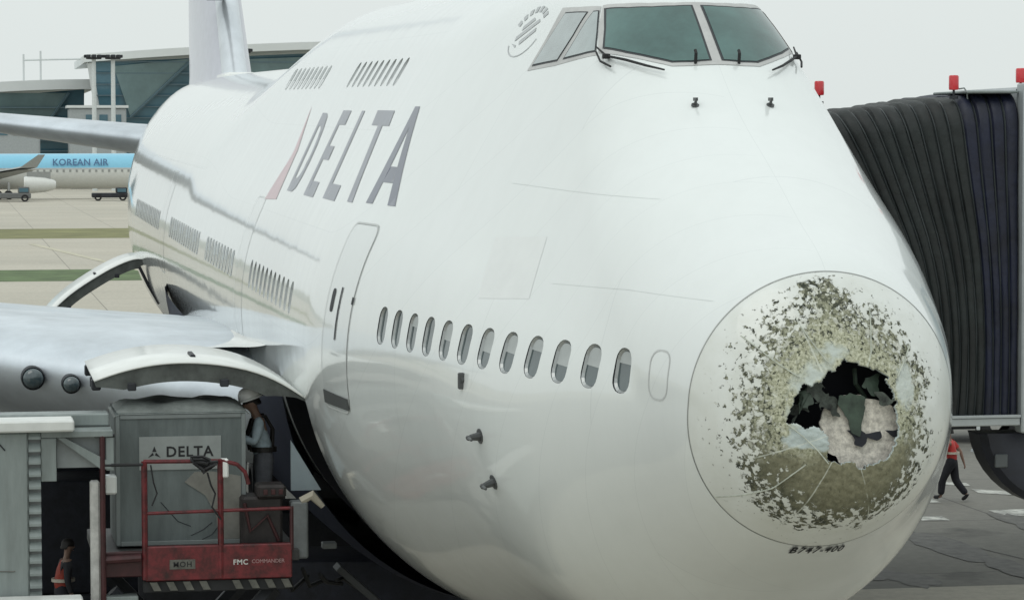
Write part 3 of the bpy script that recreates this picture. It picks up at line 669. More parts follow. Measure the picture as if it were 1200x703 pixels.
for k, (y0_, z0_, y1_, z1_) in enumerate([(.40, 5.75, .1, 5.75), (-.2, 5.95, -.3, 5.7), (.3, 5.62, .12, 5.9)]):
    b = MB(); b.tube([(.5, y0_, z0_), (.46, (y0_ + y1_) / 2 + .05, (z0_ + z1_) / 2), (.5, y1_, z1_)], .02, 6); b.build('antenna_strut', M_green, radome)
# type marking under the seam of the radome
tm = text_mesh('B747-400', .105, .0005, .003, 1.22)
for v in tm.vertices:
    Y = -v.co.x - .05 * 1; Zt = 4.345 + v.co.y
    # slide forward along X to meet the skin
    lo, hi = 0.02, 4.
    for _ in range(34):
        m_ = (lo + hi) / 2
        if sdf(np.array([m_]), np.array([Y]), np.array([Zt]))[0] < 0: hi = m_
        else: lo = m_
    v.co = Vector((m_ - .014, Y, Zt - .006))
link('type_marking', tm, M_dark, plane)

# ---------------------------- open cargo doors
def cargo_door(name, prof, X0, X1, th, rod):
    P = np.array(prof, float); t_ = np.linspace(0, 1, 25); n = len(P); uu = np.linspace(0, 1, n)
    y = np.interp(t_, uu, P[:, 0]); z = np.interp(t_, uu, P[:, 1])
    for _ in range(3): y[1:-1] = (y[:-2] + 2 * y[1:-1] + y[2:]) / 4; z[1:-1] = (z[:-2] + 2 * z[1:-1] + z[2:]) / 4
    ty = np.gradient(y); tz = np.gradient(z); l = np.hypot(ty, tz); ny, nzz = -tz / l, ty / l
    sg = np.where(nzz < 0, -1, 1); ny *= sg; nzz *= sg
    o_ = MB(); o_.grid([[(X, y[i], z[i]) for i in range(25)] for X in np.linspace(X0, X1, 3)]); sk = o_.build(name, M_white, plane, smooth=True)
    m2 = sk.modifiers.new('t', 'SOLIDIFY'); m2.thickness = .02; m2.offset = 0
    i_ = MB()
    yi, zi = y - ny * th * np.clip(np.minimum(t_ * 6, (1 - t_) * 5 + .35), .15, 1), z - nzz * th * np.clip(np.minimum(t_ * 6, (1 - t_) * 5 + .35), .15, 1)
    poly = [(y[i] - ny[i] * .012, z[i] - nzz[i] * .012) for i in range(25)] + [(yi[i], zi[i]) for i in range(24, -1, -1)]
    i_.prism([(X0 + .03, a_, b_) for a_, b_ in poly], (X1 - X0 - .06, 0, 0)); i_.build('door_inner', M_doorin, sk)
    for k in (9, 20):
        s_ = MB(); s_.box((X0 - .01, yi[k] - .05, zi[k] - .03), (X0 + .10, yi[k] + .05, zi[k] + .06), .01); s_.build('latch', M_dark, sk)
    for X in (X0 + .2, X0 + .55, X1 - .5):
        s_ = MB(); s_.box((X, y[-1] - .09, z[-1] - .13), (X + .15, y[-1] + .02, z[-1] + .0), .015); s_.build('latch_cam', M_dark, sk)
    k = 12; s_ = MB(); s_.box((X0 + .7, y[k] - .03, z[k] + .0), (X0 + 1.2, y[k] + .03, z[k] + .04), .01); s_.build('handle_recess', M_dark, sk)
    if rod:
        s_ = MB(); s_.tube(rod, .035, 8); s_.build('door_actuator', M_dark, sk)
    return sk
cargo_door('cargo_door', [(3.16, 4.68), (3.45, 4.88), (3.76, 5.02), (4.1, 5.10), (4.46, 5.14), (4.78, 5.14), (5.06, 5.11), (5.38, 5.04), (5.66, 4.94)], 11.35, 13.95, .22, None)
cargo_door('aft_cargo_door', [(2.95, 4.62), (3.2, 4.72), (3.45, 4.69), (3.85, 4.52), (4.21, 4.31), (4.5, 4.13), (4.79, 3.93), (5.05, 3.70), (5.29, 3.44)], 43.0, 45.6, .22, [(43.0, 3.25, 4.52), (43.0, 3.05, 4.1), (43.0, 2.82, 3.7)])

# ---------------------------- wings, tail
def airfoil(ch, t, n=40, ku=1., kd=1.):
    """closed outline from trailing edge over the top to the leading edge and back; unit chord scaled; x aft"""
    xs_ = (1 - np.cos(np.linspace(0, math.pi, n))) / 2
    yt = 5 * t * (.2969 * np.sqrt(xs_) - .126 * xs_ - .3516 * xs_**2 + .2843 * xs_**3 - .1036 * xs_**4)
    dr_ = (1 - ku) * t * .5 * np.sin(math.pi * xs_ ** .75)
    up = [(x * ch, (y - d) * ch) for x, y, d in zip(xs_, yt, dr_)][::-1]; dn = [(x * ch, (-y - d) * ch) for x, y, d in zip(xs_, yt, dr_)][1:-1]
    return up + dn
def lofted(name, secs, m, parent, vertical=False, ku=1., kd=1.):
    """secs: (span, xLE, z or y0, chord, t)"""
    b = MB(); rings = []
    for sp_, xle, off, ch, t in secs:
        af = airfoil(ch, t, 40, ku, kd); rings.append([b.bm.verts.new((xle + x, off + y, sp_) if vertical else (xle + x, sp_, off + y)) for x, y in af])
    n = len(rings[0])
    for a_, c_ in zip(rings, rings[1:]):
        for j in range(n): b.bm.faces.new((a_[j], a_[(j + 1) % n], c_[(j + 1) % n], c_[j]))
    b.bm.faces.new(rings[0][::-1]); b.bm.faces.new(rings[-1]); return b.build(name, m, parent, smooth=True)
for s in (1, -1):
    secs = [(s * 2.3, 15.6, 4.05, 17.5, .115), (s * 3.3, 16.7, 4.12, 16.2, .118), (s * 5.0, 18.15, 4.27, 14.6, .118), (s * 7.0, 19.9, 4.45, 13.0, .115), (s * 11.7, 24.0, 4.95, 10.2, .10), (s * 20, 31.2, 5.9, 7.0, .09), (s * 31.5, 41.2, 7.2, 3.9, .08)]
    wg = lofted('wing', secs, M_wing, plane, ku=.68, kd=1.25)
    # landing lights let into the leading edge of the wing root
    for Y, X, Z, r_ in ((5.66, 18.55, 4.23, .12), (6.18, 19.0, 4.28, .15)):
        b = MB(); b.lathe([(-.10, 0), (-.085, r_ * .6), (-.045, r_ * .9), (0, r_), (.25, r_)], (X, s * Y, Z), 'X', 24); ll = b.build('landing_light', M_lens, wg, smooth=True)
        b = MB(); b.lathe([(-.005, r_ * 1.0), (-.02, r_ * 1.05), (.0, r_ * 1.12), (.25, r_ * 1.14)], (X, s * Y, Z), 'X', 24); b.build('light_bezel', M_dark, ll, smooth=True)
    for Y, X, L_ in ((4.0, 18.6, .3), (4.35, 18.9, .35), (4.7, 19.0, .28), (5.2, 19.7, .4), (6.0, 20.2, .5), (6.5, 20.6, .3)):
        pass
    lofted('tailplane', [(s * .8, 57.5, 7.0, 9.0, .11), (s * 2.2, 58.9, 7.15, 8.2, .105), (s * 6, 62.6, 7.58, 5.9, .10), (s * 11, 67.6, 8.2, 2.8, .09)], M_wing, plane)
# wing root fairing bulge under the fuselage
b = MB(); rows = []
for X in np.linspace(14.3, 36, 40):
    t_ = (X - 14.3) / 21.7; k = math.sin(math.pi * min(1, t_ * 1.05)) ** .45 if 0 < t_ < .95 else 0
    rows.append([(X, 3.18 * math.cos(a) * (1 + .10 * k), 4.9 + (3.25 * (1 + .07 * k)) * math.sin(a)) for a in np.linspace(R(-175), R(-5), 40)])
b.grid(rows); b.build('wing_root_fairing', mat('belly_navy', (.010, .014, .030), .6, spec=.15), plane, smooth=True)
b = MB(); rows = []
for t_ in np.linspace(0, 1, 12):
    X = 15.2 + 5.5 * t_; rows.append([(X + .9 * u_, 3.12 + 1.5 * u_ * (.3 + .7 * t_), 5.15 - .25 * t_ - .75 * math.sqrt(u_) * (.5 + .3 * t_) + .15 * u_) for u_ in np.linspace(0, 1, 10)])
b.grid(rows); fl = b.build('wing_root_fillet', M_white, plane, smooth=True)
fin = lofted('tail_fin', [(8.1, 53.0, .02, 16.5, .10), (8.9, 54.5, .02, 14.8, .095), (11.5, 57.4, .02, 12.2, .095), (19.0, 65.6, .02, 6.0, .09)], mat('fin_grey_paint', (.52, .53, .60), .35, coat=.4, var=.05), plane, vertical=True)
lofted('fin_leading_edge', [(8.1, 52.6, .02, 3.2, .22), (8.9, 54.2, .02, 2.6, .26), (11.5, 57.2, .02, 2.3, .26), (19.0, 65.45, .02, 1.5, .24)], M_bare, fin, vertical=True)
b = MB(); b.tube([(55.4, .2, 11.0), (54.9, .55, 11.0)], .07, 6); b.box((55.0, .15, 10.9), (56.6, .62, 11.05), .02); b.build('fin_probe', M_dark, fin)
b = MB(); b.box((53, -.5, 8.2), (60, .5, 8.95), .2, seg=2); b.build('fin_base_fairing', M_white, fin)

# ---------------------------- landing gear
def truck(x, y, zt, axles, parent=plane, lean=0):
    b = MB(); b.tube([(x, y, -.05 + .6), (x, y + lean * .2, 1.6), (x, y + lean, zt)], [.16, .20, .24], 12); b.tube([(x - 1.6, y + lean * .6, zt - .3), (x, y, 1.1)], .09, 8)
    b.box((x - .95 * (axles - 1) - .1, y - .12, .45), (x + .95 * (axles - 1) + .1, y + .12, .72), .05)
    g = b.build('landing_gear', M_strut, parent, smooth=True)
    for k in range(axles):
        xx = x + (k - (axles - 1) / 2) * 1.5
        for s in (-1, 1):
            yy = y + s * .56; o_ = MB(); r_ = .62
            o_.lathe([(-.24, r_ * .62), (-.235, r_ * .85), (-.17, r_ * .98), (-.06, r_), (.06, r_), (.17, r_ * .98), (.235, r_ * .85), (.24, r_ * .62), (.17, r_ * .55), (-.17, r_ * .55), (-.24, r_ * .62)], (xx, yy, .60), 'Y', 28)
            ty = o_.build('wheel', M_tyre, g, smooth=True); h_ = MB(); h_.lathe([(-.16, 0), (-.15, .2), (-.10, .33), (.10, .33), (.15, .2), (.16, 0)], (xx, yy, .60), 'Y', 20); h_.build('hub', M_hub, ty, smooth=True)
    return g
g1 = truck(31.0, 5.5, 3.6, 2, lean=.3); truck(31.0, -5.5, 3.6, 2, lean=-.3); truck(34.2, 1.9, 2.6, 2); truck(34.2, -1.9, 2.6, 2); truck(7.6, 0, 2.6, 1)
b = MB(); b.box((29.6, 4.5, 1.2), (29.68, 5.9, 3.5), .03); b.build('gear_door', M_hold, plane)
b = MB(); b.box((30.0, 3.1, 1.3), (32.6, 3.18, 2.6), .03); b.build('gear_door', M_hold, plane)

# ------------------------------------------------------------------ ground
def sheet_xy(name, x0, x1, y0, y1, z, m, kind='structure'):
    b = MB(); b.grid([[(x, y, z) for y in np.linspace(y0, y1, 3)] for x in np.linspace(x0, x1, 3)]); o = b.build(name, m)
    for p in o.data.polygons:
        if p.normal.z < 0: o.data.flip_normals(); break
    if kind: o['kind'] = kind
    return o
sheet_xy('ground', -400, 9000, -5000, 5000, -.004, ground_material('open_ground', (.30, .30, .25), (.24, .26, .20)))
sheet_xy('apron', -300, 108, -260, 260, 0, ground_material('apron_asphalt', (.145, .142, .126), (.19, .184, .162), joint=7.5, stain=.75))
SLAB = ground_material('stand_concrete', (.42, .395, .33), (.35, .33, .28), joint=7.5, stain=.35)
sheet_xy('stand_bounce_slab', -120, 28.3, -70, 3.2, .005, SLAB); sheet_xy('stand_bounce_slab', -120, 9.5, 3.2, 90, .005, SLAB)  # pale to bounce light onto the nose; second slab added out of view
sheet_xy('taxiway', 108, 640, -600, 600, .004, ground_material('pale_concrete', (.50, .465, .39), (.42, .395, .335), joint=8.0, stain=.12, sc_=.03))
sheet_xy('grass_strip', 158, 175, -500, 500, .012, mat('short_green_grass', (.10, .15, .06), .9, var=.3, vscale=.4), 'stuff')
sheet_xy('grass_strip', 243, 275, -500, 500, .012, mat('dry_grass', (.20, .20, .085), .9, var=.25, vscale=.2), 'stuff')
M_line_w = mat('worn_white_marking', (.46, .465, .43), .7, var=.5, vscale=3)
M_line_y = mat('worn_yellow_marking', (.50, .47, .36), .7, var=.2, vscale=.6)
def mark(pts, name='ground_marking', m=M_line_w, z=.010):
    b = MB(); b.bm.faces.new([b.bm.verts.new((x, y, z)) for x, y in pts]); o = b.build(name, m)
    if o.data.polygons[0].normal.z < 0: o.data.flip_normals()
    o['kind'] = 'structure'; return o
mark([(41.4, -14.2), (41.3, -14.65), (40.6, -14.65), (40.7, -14.2)])
mark([(38.3, -13.3), (38.2, -13.85), (37.5, -13.8), (37.6, -13.2)])
mark([(39.0, -15.2), (39.1, -16.4), (38.0, -16.4), (37.9, -15.2)])
mark([(43.0, -16.2), (42.3, -17.0), (41.5, -16.9), (42.2, -16.1)])
mark([(44.6, -15.9), (44.2, -16.5), (43.6, -16.4), (44.0, -15.8)])
mark([(228, 1.6), (229, 1.0), (168, -5.3), (167, -4.8)], 'taxi_line', M_line_y, .02)
mark([(36.9, -12.2), (36.75, -12.2), (30.6, -13.4), (30.75, -13.4)], 'ground_joint', mat('joint_dark', (.03, .03, .03), .9))

# ------------------------------------------------------------------ far terminal
M_glass = mat('terminal_glass', (.075, .16, .205), .12, coat=.3, var=.25, vscale=.05, spec=.4)
M_glass2 = mat('terminal_glass_upper', (.15, .225, .235), .2, coat=.3, var=.25, vscale=.05, spec=.4)
M_roof = mat('terminal_roof', (.66, .69, .69), .5, var=.06, vscale=.05)
M_mull = mat('mullion_grey', (.10, .16, .19), .5)
M_conc = mat('terminal_concrete', (.36, .39, .40), .8)
def terminal(name, y0, y1, x, zr0, zr1, label, th, slant, diag):
    t = empty(name, (x, (y0 + y1) / 2, 0), label, 'building')
    o = Vector((x, (y0 + y1) / 2, 0)); n = 9
    def zr(y): u = (y0 - y) / (y0 - y1); return zr0 + (zr1 - zr0) * (1 - (1 - u) ** 2)
    b = MB(); ys = np.linspace(y0, y1, 15)
    top = [(y, zr(y)) for y in ys]
    b.prism([Vector((-7, y, z)) - Vector((0, o.y, 0)) for y, z in top] + [Vector((-7, y, z - th)) - Vector((0, o.y, 0)) for y, z in top[::-1]], (55, 0, 0)); b.build('roof', M_roof, t)
    # glass wall: leaning outwards towards the eaves, in two facets
    ya, yb = y0 - slant, y1 + 2
    b = MB(); b.bm.faces.new([b.bm.verts.new(Vector(p) - Vector((0, o.y, 0))) for p in ((-5, y0 - 1.2, zr(y0) - th), (-5, yb, zr(y1) - th), (1, yb, 3), (1, ya, 3))])
    g = b.build('glass_wall', M_glass, t)
    for (p0, p1, p2) in diag:
        f = lambda p: Vector((-5 + 6 * (1 - (p[1] - 3) / (zr1 - 3)) - 1.3, p[0] - o.y, p[1]))
        b = MB(); b.prism([f(p0), f(p1), f(p2)], (.2, 0, 0)); b.build('upper_glass_facet', M_glass2, g)
        b = MB(); b.tube([f(p1) + Vector((-.3, 0, 0)), f(p2) + Vector((-.3, 0, 0))], .28, 4); b.build('raking_strut', M_mull, g)
    for z in np.arange(5, zr0 - 1, 2.2):
        u = 1 - (z - 3) / (zr0 - 3); b = MB(); yy0 = y0 - 1.2 - (slant - 1.2) * u; b.box((-5.5 + 6 * u - .25, yb - o.y, z), (-5.5 + 6 * u + .1, yy0 - o.y, z + .22)); b.build('mullion', M_mull, g)
    b = MB(); b.box((-2, yb - o.y, 0), (14, ya - o.y, 3)); b.build('base_wall', M_conc, t)
    b = MB(); b.tube([(-5, y0 - 1 - o.y, zr(y0) - th), (1, ya - o.y, 3)], .55, 6); b.build('end_frame', M_roof, t)
    return t
ya_ = lambda px: -.9 - .171 * px
za_ = lambda py: 8.1 + (172 - py) * .1715
terminal('terminal_building', ya_(97), ya_(520), 575, za_(66), za_(48), 'tall glass terminal with overhanging pale roof behind the airliner tail', 1.5, 4.5, [((ya_(130), za_(79)), (ya_(222), za_(70)), (ya_(150), za_(138))), ((ya_(245), za_(72)), (ya_(400), za_(66)), (ya_(290), za_(138)))])
terminal('terminal_building', ya_(-160), ya_(112), 592, za_(112), za_(92), 'lower glass terminal hall with pale domed roof at far left', 2.0, 3, [((ya_(-60), za_(108)), (ya_(82), za_(108)), (ya_(45), za_(160)))])
for i, (y, z, w_, lab) in enumerate(((ya_(17), za_(141), 4.5, 'pale boarding tunnel box low in front of the left glass hall'), (ya_(108), za_(128), 5.5, 'pale stair tower block between the two glass terminal halls'))):
    t = empty('service_block', (560, y, 0), lab, 'building'); b = MB(); b.box((-3, -w_, 0), (5, w_, z), .3); b.build('wall', M_conc, t); b = MB(); b.box((-3.4, -w_ - .4, z), (5.4, w_ + .4, z + .5)); b.build('roof', M_roof, t)
    for k in range(3): b = MB(); b.box((-3.15, -w_ + 1 + k * 2.6, z - 3), (-2.95, -w_ + 2.6 + k * 2.6, z - 1.3)); b.build('window', M_glass, t)
t = empty('roof_mast_frame', (590, ya_(55), za_(96)), 'thin pale mast frame standing on the left terminal roof', 'mast')
for px in (30, 50): b = MB(); y = ya_(px) - ya_(55); b.tube([(0, y, 0), (0, y, za_(58 if px == 50 else 62) - za_(96))], .22, 5); b.build('mast', M_roof, t)
b = MB(); zz = za_(69) - za_(96); b.tube([(0, ya_(30) - ya_(55), zz), (0, ya_(100) - ya_(55), zz + .3)], .2, 5); b.build('tie_bar', M_roof, t)

M_pole = mat('pole_white', (.62, .66, .66), .5)
def light_pole(x, y, h, label):
    t = empty('apron_light', (x, y, 0), label, 'light pole', group='apron floodlight poles')
    b = MB(); b.tube([(0, 0, 0), (0, 0, h)], [.46, .38], 8); b.build('pole', M_pole, t)
    b = MB(); b.lathe([(0, .4), (.05, 1.4), (.35, 1.5), (.4, .4)], (0, 0, h), 'Z', 14); b.build('ring', M_dark, t)
    for k in range(8):
        a = 2 * math.pi * k / 8; b = MB(); b.box((1.4 * math.cos(a) - .4, 1.4 * math.sin(a) - .4, h + .3), (1.4 * math.cos(a) + .4, 1.4 * math.sin(a) + .4, h + .85), .08); b.build('lamp_head', M_dark, t)
light_pole(530, -17.5, 24.2, 'left tall white floodlight pole in front of the glass terminal')
light_pole(530, -21.0, 24.2, 'right pole of the white floodlight pair in front of the glass terminal')
light_pole(530, -45.0, 25.4, 'white floodlight pole just right of the airliner tail fin')

# ------------------------------------------------------------------ far blue airliner
def far_plane():
    X0, ZC, r_ = 446, 4.35, 2.75
    t = empty('parked_jet', (X0, 0, 0), 'distant sky-blue and white jet parked below the tailplane', 'airplane')
    Mb = mat('sky_blue_paint', (.22, .54, .72), .35, coat=.4, var=.03); Mw = mat('far_white_paint', (.66, .67, .64), .4, coat=.3, var=.04); Mg = mat('far_grey_paint', (.30, .31, .30), .5)
    ys = np.concatenate([np.linspace(26, 20, 7), np.linspace(18, -24, 8), np.linspace(-26, -40, 8)])
    def ring(y):
        if y > 20: k = math.sqrt(max(0.02, 1 - ((y - 20) / 6.2) ** 2)); return k * r_, ZC - (1 - k) * .5
        if y < -24: k = max(.12, 1 - ((-24 - y) / 17)); return k * r_, ZC + (1 - k) * 1.8
        return r_, ZC
    for nm, a0, a1, mm in (('upper_fuselage', 10, 170, Mb), ('lower_fuselage', 170, 370, Mw)):
        b = MB(); b.grid([[(ring(y)[0] * math.cos(a), y, ring(y)[1] + ring(y)[0] * math.sin(a)) for a in np.linspace(R(a0), R(a1), 20)] for y in ys]); b.build(nm, mm, t, smooth=True)
    b = MB(); b.box((-2.78, -24, ZC + .34), (-2.5, 20, ZC + .52)); b.build('cheat_line', mat('cheat_silver', (.55, .57, .57), .4), t)
    for k in range(40):
        b = MB(); b.box((-2.80, 17 - k * 1.0, ZC - .12), (-2.70, 17.32 - k * 1.0, ZC + .24)); b.build('window', Mg, t)
    # near wing sweeping aft, winglet turned up at its tip
    b = MB(); pr = [(-2.2, 11, 2.9, 8.5), (-10, 5.5, 3.7, 5.2), (-24, -1.6, 5.0, 2.6)]
    b.grid([[(x, y0 - c * u, z + h) for u, h in ((0, 0), (.3, .35), (1, .1))] for x, y0, z, c in pr]); b.grid([[(x, y0 - c * u, z - .25) for u in (0, .4, 1)] for x, y0, z, c in pr]); b.build('wing', Mg, t)
    b = MB(); b.prism([(-24, -1.6, 5.0), (-24, -4.2, 5.1), (-24.6, -5.4, 7.0), (-24.6, -4.4, 7.0)], (.25, 0, 0)); b.build('winglet', Mg, t)
    for x, y, z in ((-9.5, -4.6, 2.35),):
        b = MB(); b.lathe([(-2.6, .5), (-2.3, .75), (-1, 1.1), (.9, 1.28), (2.0, 1.3), (2.25, 1.18), (2.2, 1.05)], (x, y - .2, z), 'Y', 20); e = b.build('engine', Mw, t, smooth=True)
        b = MB(); b.lathe([(1.9, 0), (2.0, 1.05), (2.21, 1.06)], (x, y - .2, z), 'Y', 20); b.build('intake', M_black, e)
        b = MB(); b.box((x - .15, y - 2, z + .9), (x + .15, y + 1.6, z + 2)); b.build('pylon', Mg, e)
    b = MB(); b.prism([(-.2, -30, ZC + 1.5), (-.2, -40, ZC + 2.2), (-.2, -42, 17), (-.2, -38.5, 17)], (.4, 0, 0)); b.build('tail_fin', Mb, t)
    b = MB(); b.prism([(-1, -33, 5.6), (-1, -38.5, 5.8), (-9, -40.5, 6.6), (-9, -38.5, 6.6)], (0, 0, .3)); b.build('tailplane', Mw, t)
    for x, y in ((-3.2, 1.2), (-3.2, -.4), (2.6, 1.2), (2.6, -.4), (0, 19)):
        b = MB(); b.lathe([(-.5, .4), (-.45, .68), (.45, .68), (.5, .4)], (x, y, .68), 'X', 16); b.build('wheel', M_tyre, t)
        b = MB(); b.tube([(x, y, .7), (x * .8, y, 2.6)], .2, 6); b.build('gear_leg', Mg, t)
    tm = text_mesh('KOREAN AIR', 1.42, .02, .03, 1.05); o = link('lettering', tm, mat('far_navy', (.10, .20, .36), .5), t)
    o.matrix_local = Matrix.Translation((-2.80, -11.4, ZC + 1.35)) @ Matrix(((0, 0, -1), (-1, 0, 0), (0, 1, 0))).to_4x4()
    return t
far_plane()
def vehicle_low(x, y, label, body, wlen, h):
    t = empty('ramp_tug', (x, y, 0), label, 'vehicle')
    b = MB(); b.box((-1.2, -wlen / 2, .5), (1.2, wlen / 2, h * .6), .12); b.box((-1.0, -wlen / 2 + .2, h * .6), (1.0, -wlen / 2 + 1.9, h), .12); b.build('body', body, t)
    b = MB(); b.box((-1.05, -wlen / 2 + .4, h * .66), (-.98, -wlen / 2 + 1.7, h * .92)); b.build('window', M_glass, t)
    for yy in (-wlen / 2 + .9, wlen / 2 - .9): b = MB(); b.lathe([(-.3, .3), (-.28, .55), (.28, .55), (.3, .3)], (-1.0, yy, .55), 'X', 14); b.build('wheel', M_tyre, t)
vehicle_low(428, -15.2, 'small dark ramp vehicle beside the distant blue jet', M_dark, 5.5, 2.0)
vehicle_low(424, .2, 'long dark ramp tug at the far left below the distant wing', mat('tug_grey', (.14, .145, .145), .6), 7.0, 2.2)

# ------------------------------------------------------------------ people
def skin_body(name, verts, edges, m, parent, root=0, lv=2, kind=None):
    """one continuous surface grown over a jointed skeleton: verts = (x, y, z, radius)"""
    bm = bmesh.new(); lay = bm.verts.layers.skin.verify(); vs = []
    for i, v in enumerate(verts):
        q = bm.verts.new(v[:3]); r_ = v[3]; q[lay].radius = r_ if isinstance(r_, tuple) else (r_, r_); q[lay].use_root = (i == root); vs.append(q)
    for a_, b_ in edges: bm.edges.new((vs[a_], vs[b_]))
    me_ = bpy.data.meshes.new(name); bm.to_mesh(me_); bm.free(); o = link(name, me_, m, parent)
    md = o.modifiers.new('skin', 'SKIN'); md.use_smooth_shade = True; md.branch_smoothing = .6
    md = o.modifiers.new('sub', 'SUBSURF'); md.levels = lv; md.render_levels = lv; return o
M_skin = mat('skin_tone', (.25, .155, .115), .55, var=.06)
M_hair = mat('dark_hair', (.012, .010, .009), .6)
def person(loc, rz, label, J, mats, hat=None, vest=None, straps=False, group=None):
    t = empty('person', loc, label, 'person', (0, 0, rz), group)
    V_, E_ = [], []
    def add(p, r_, par=None):
        V_.append((*p, r_)); i = len(V_) - 1
        if par is not None: E_.append((par, i))
        return i
    def lerp(a, b, k): return tuple(a[i] + (b[i] - a[i]) * k for i in range(3))
    pv = add(J['pelvis'], .105); sp1 = add(lerp(J['pelvis'], J['chest'], .5), .10, pv); ch = add(J['chest'], .115, sp1); nk = add(J['neck'], .055, ch)
    hb = add(J['head0'], .068, nk); hm = add(J['head1'], (.078, .092), hb); ht = add(J['head2'], .07, hm)
    add(J['nose'], .016, hm)
    for s in ('L', 'R'):
        sg = 1 if s == 'L' else -1; e0 = J['head1']; add((e0[0] - .01, e0[1] + sg * .088, e0[2] - .01), .018, hm)
        sh = add(J['sh' + s], .062, ch); el = add(J['el' + s], .045, sh); wr = add(J['wr' + s], .03, el)
        d = Vector(J['wr' + s]) - Vector(J['el' + s]); d.normalize(); w0 = Vector(J['wr' + s]); side = d.cross(Vector((0, 0, 1))); side = side.normalized() if side.length > .1 else Vector((0, 1, 0)); nn = side.cross(d).normalized()
        palm = add(w0 + d * .065, (.034, .018), wr)
        for f, (off, ln) in enumerate(((-.030, .070), (-.010, .082), (.010, .078), (.029, .062))):
            b0 = w0 + d * .088 + side * off; k1 = add(b0 + d * .012, .0105, palm); k2 = add(b0 + d * ln * .55 - nn * .010, .0095, k1); add(b0 + d * ln * .9 - nn * .028, .008, k2)
        th = add(w0 + d * .045 + side * .042 * sg - nn * .008, .011, palm); add(w0 + d * .080 + side * .052 * sg - nn * .026, .009, th)
        hp = add(J['hip' + s], .088, pv); kn = add(J['kn' + s], .062, hp); an = add(J['an' + s], .042, kn); add(J['to' + s], .034, an)
    skin_body('body', V_, E_, M_skin, t)
    # shirt, trousers, boots follow the body a little outside it
    sv = [(J['pelvis'][0], J['pelvis'][1], J['pelvis'][2] - .05, .158), (*lerp(J['pelvis'], J['chest'], .5), .160), (*J['chest'], .178), (*lerp(J['chest'], J['neck'], .55), .105), (*lerp(J['chest'], J['neck'], .85), .068)]; se = [(0, 1), (1, 2), (2, 3), (3, 4)]
    for s in 'LR':
        n = len(sv); wr = lerp(J['el' + s], J['wr' + s], .86) if mats.get('long', True) else lerp(J['sh' + s], J['el' + s], .75)
        if mats.get('long', True): sv += [(*J['sh' + s], .078), (*J['el' + s], .060), (*wr, .044)]; se += [(2, n), (n, n + 1), (n + 1, n + 2)]
        else: sv += [(*J['sh' + s], .078), (*wr, .064)]; se += [(2, n), (n, n + 1)]
    skin_body('shirt', sv, se, mats['shirt'], t)
    tv = [(J['pelvis'][0], J['pelvis'][1], J['pelvis'][2] + .02, .158), (J['pelvis'][0] + .01, J['pelvis'][1], J['pelvis'][2] + .16, .150)]; te = [(0, 1)]
    for s in 'LR':
        n = len(tv); tv += [(*lerp(J['hip' + s], J['kn' + s], .18), .132), (*J['kn' + s], .100), (*lerp(J['kn' + s], J['an' + s], .93), .082)]; te += [(0, n), (n, n + 1), (n + 1, n + 2)]
    skin_body('trousers', tv, te, mats['trousers'], t)
    for s in 'LR':
        a_ = J['an' + s]; b_ = J['to' + s]; skin_body('boot', [(a_[0], a_[1], a_[2] + .04, .056), (a_[0], a_[1], a_[2] - .02, .054), (*lerp(a_, b_, .55), .048), (b_[0], b_[1], b_[2], .042)], [(0, 1), (1, 2), (2, 3)], M_black, t, root=1)
    h1 = Vector(J['head1']); up = (Vector(J['head2']) - Vector(J['head0'])).normalized(); fwd = (Vector(J['nose']) - h1); fwd = (fwd - up * fwd.dot(up)).normalized(); lf = up.cross(fwd)
    Mh = Matrix((fwd, lf, up)).transposed().to_4x4(); Mh.translation = h1 + up * .03
    for sg in (1, -1):
        b = MB(); bmesh.ops.create_uvsphere(b.bm, u_segments=8, v_segments=6, radius=.011)
        for v in b.bm.verts: v.co = Mh @ (v.co + Vector((.080, sg * .032, -.022)))
        b.build('eye', M_hair, t, smooth=True)
    b = MB(); b.tube([Mh @ Vector((.082, -.022, -.095)), Mh @ Vector((.09, 0, -.096)), Mh @ Vector((.082, .022, -.095))], .005, 6); b.build('mouth', mat('lip', (.22, .09, .08), .6), t)
    b = MB(); prof = [(math.cos(a) * .108, math.sin(a) * .095) for a in np.linspace(R(-18), R(90), 9)]; rings = []
    for r_, z in prof[:-1]: rings.append([b.bm.verts.new(Mh @ Vector((r_ * math.cos(q) * 1.02 - .012 - (.0 if z > 0 else .01), r_ * math.sin(q) * .88, z + .004 + (-.05 if (math.cos(q) < -.2 and z < .02) else 0)))) for q in np.linspace(0, 2 * math.pi, 20, endpoint=False)])
    tp = b.bm.verts.new(Mh @ Vector((-.012, 0, .103)))
    for a_, c_ in zip(rings, rings[1:]):
        for j in range(20): b.bm.faces.new((a_[j], a_[(j + 1) % 20], c_[(j + 1) % 20], c_[j]))
    for j in range(20): b.bm.faces.new((rings[-1][j], rings[-1][(j + 1) % 20], tp))
    b.build('hair', M_hair, t, smooth=True)
    if hat:
        b = MB(); rings = []
        for r_, z in ((.150, -.012), (.146, .004), (.128, .012), (.126, .04), (.118, .085), (.095, .118), (.055, .137)):
            rings.append([b.bm.verts.new(Mh @ Vector((r_ * math.cos(q) * (1.08 if math.cos(q) < 0 or z > .01 else 1.22) - .01, r_ * math.sin(q) * .92, z + .02))) for q in np.linspace(0, 2 * math.pi, 24, endpoint=False)])
        tp = b.bm.verts.new(Mh @ Vector((-.01, 0, .162)))
        for a_, c_ in zip(rings, rings[1:]):
            for j in range(24): b.bm.faces.new((a_[j], a_[(j + 1) % 24], c_[(j + 1) % 24], c_[j]))
        for j in range(24): b.bm.faces.new((rings[-1][j], rings[-1][(j + 1) % 24], tp))
        b.build('helmet', hat, t, smooth=True)
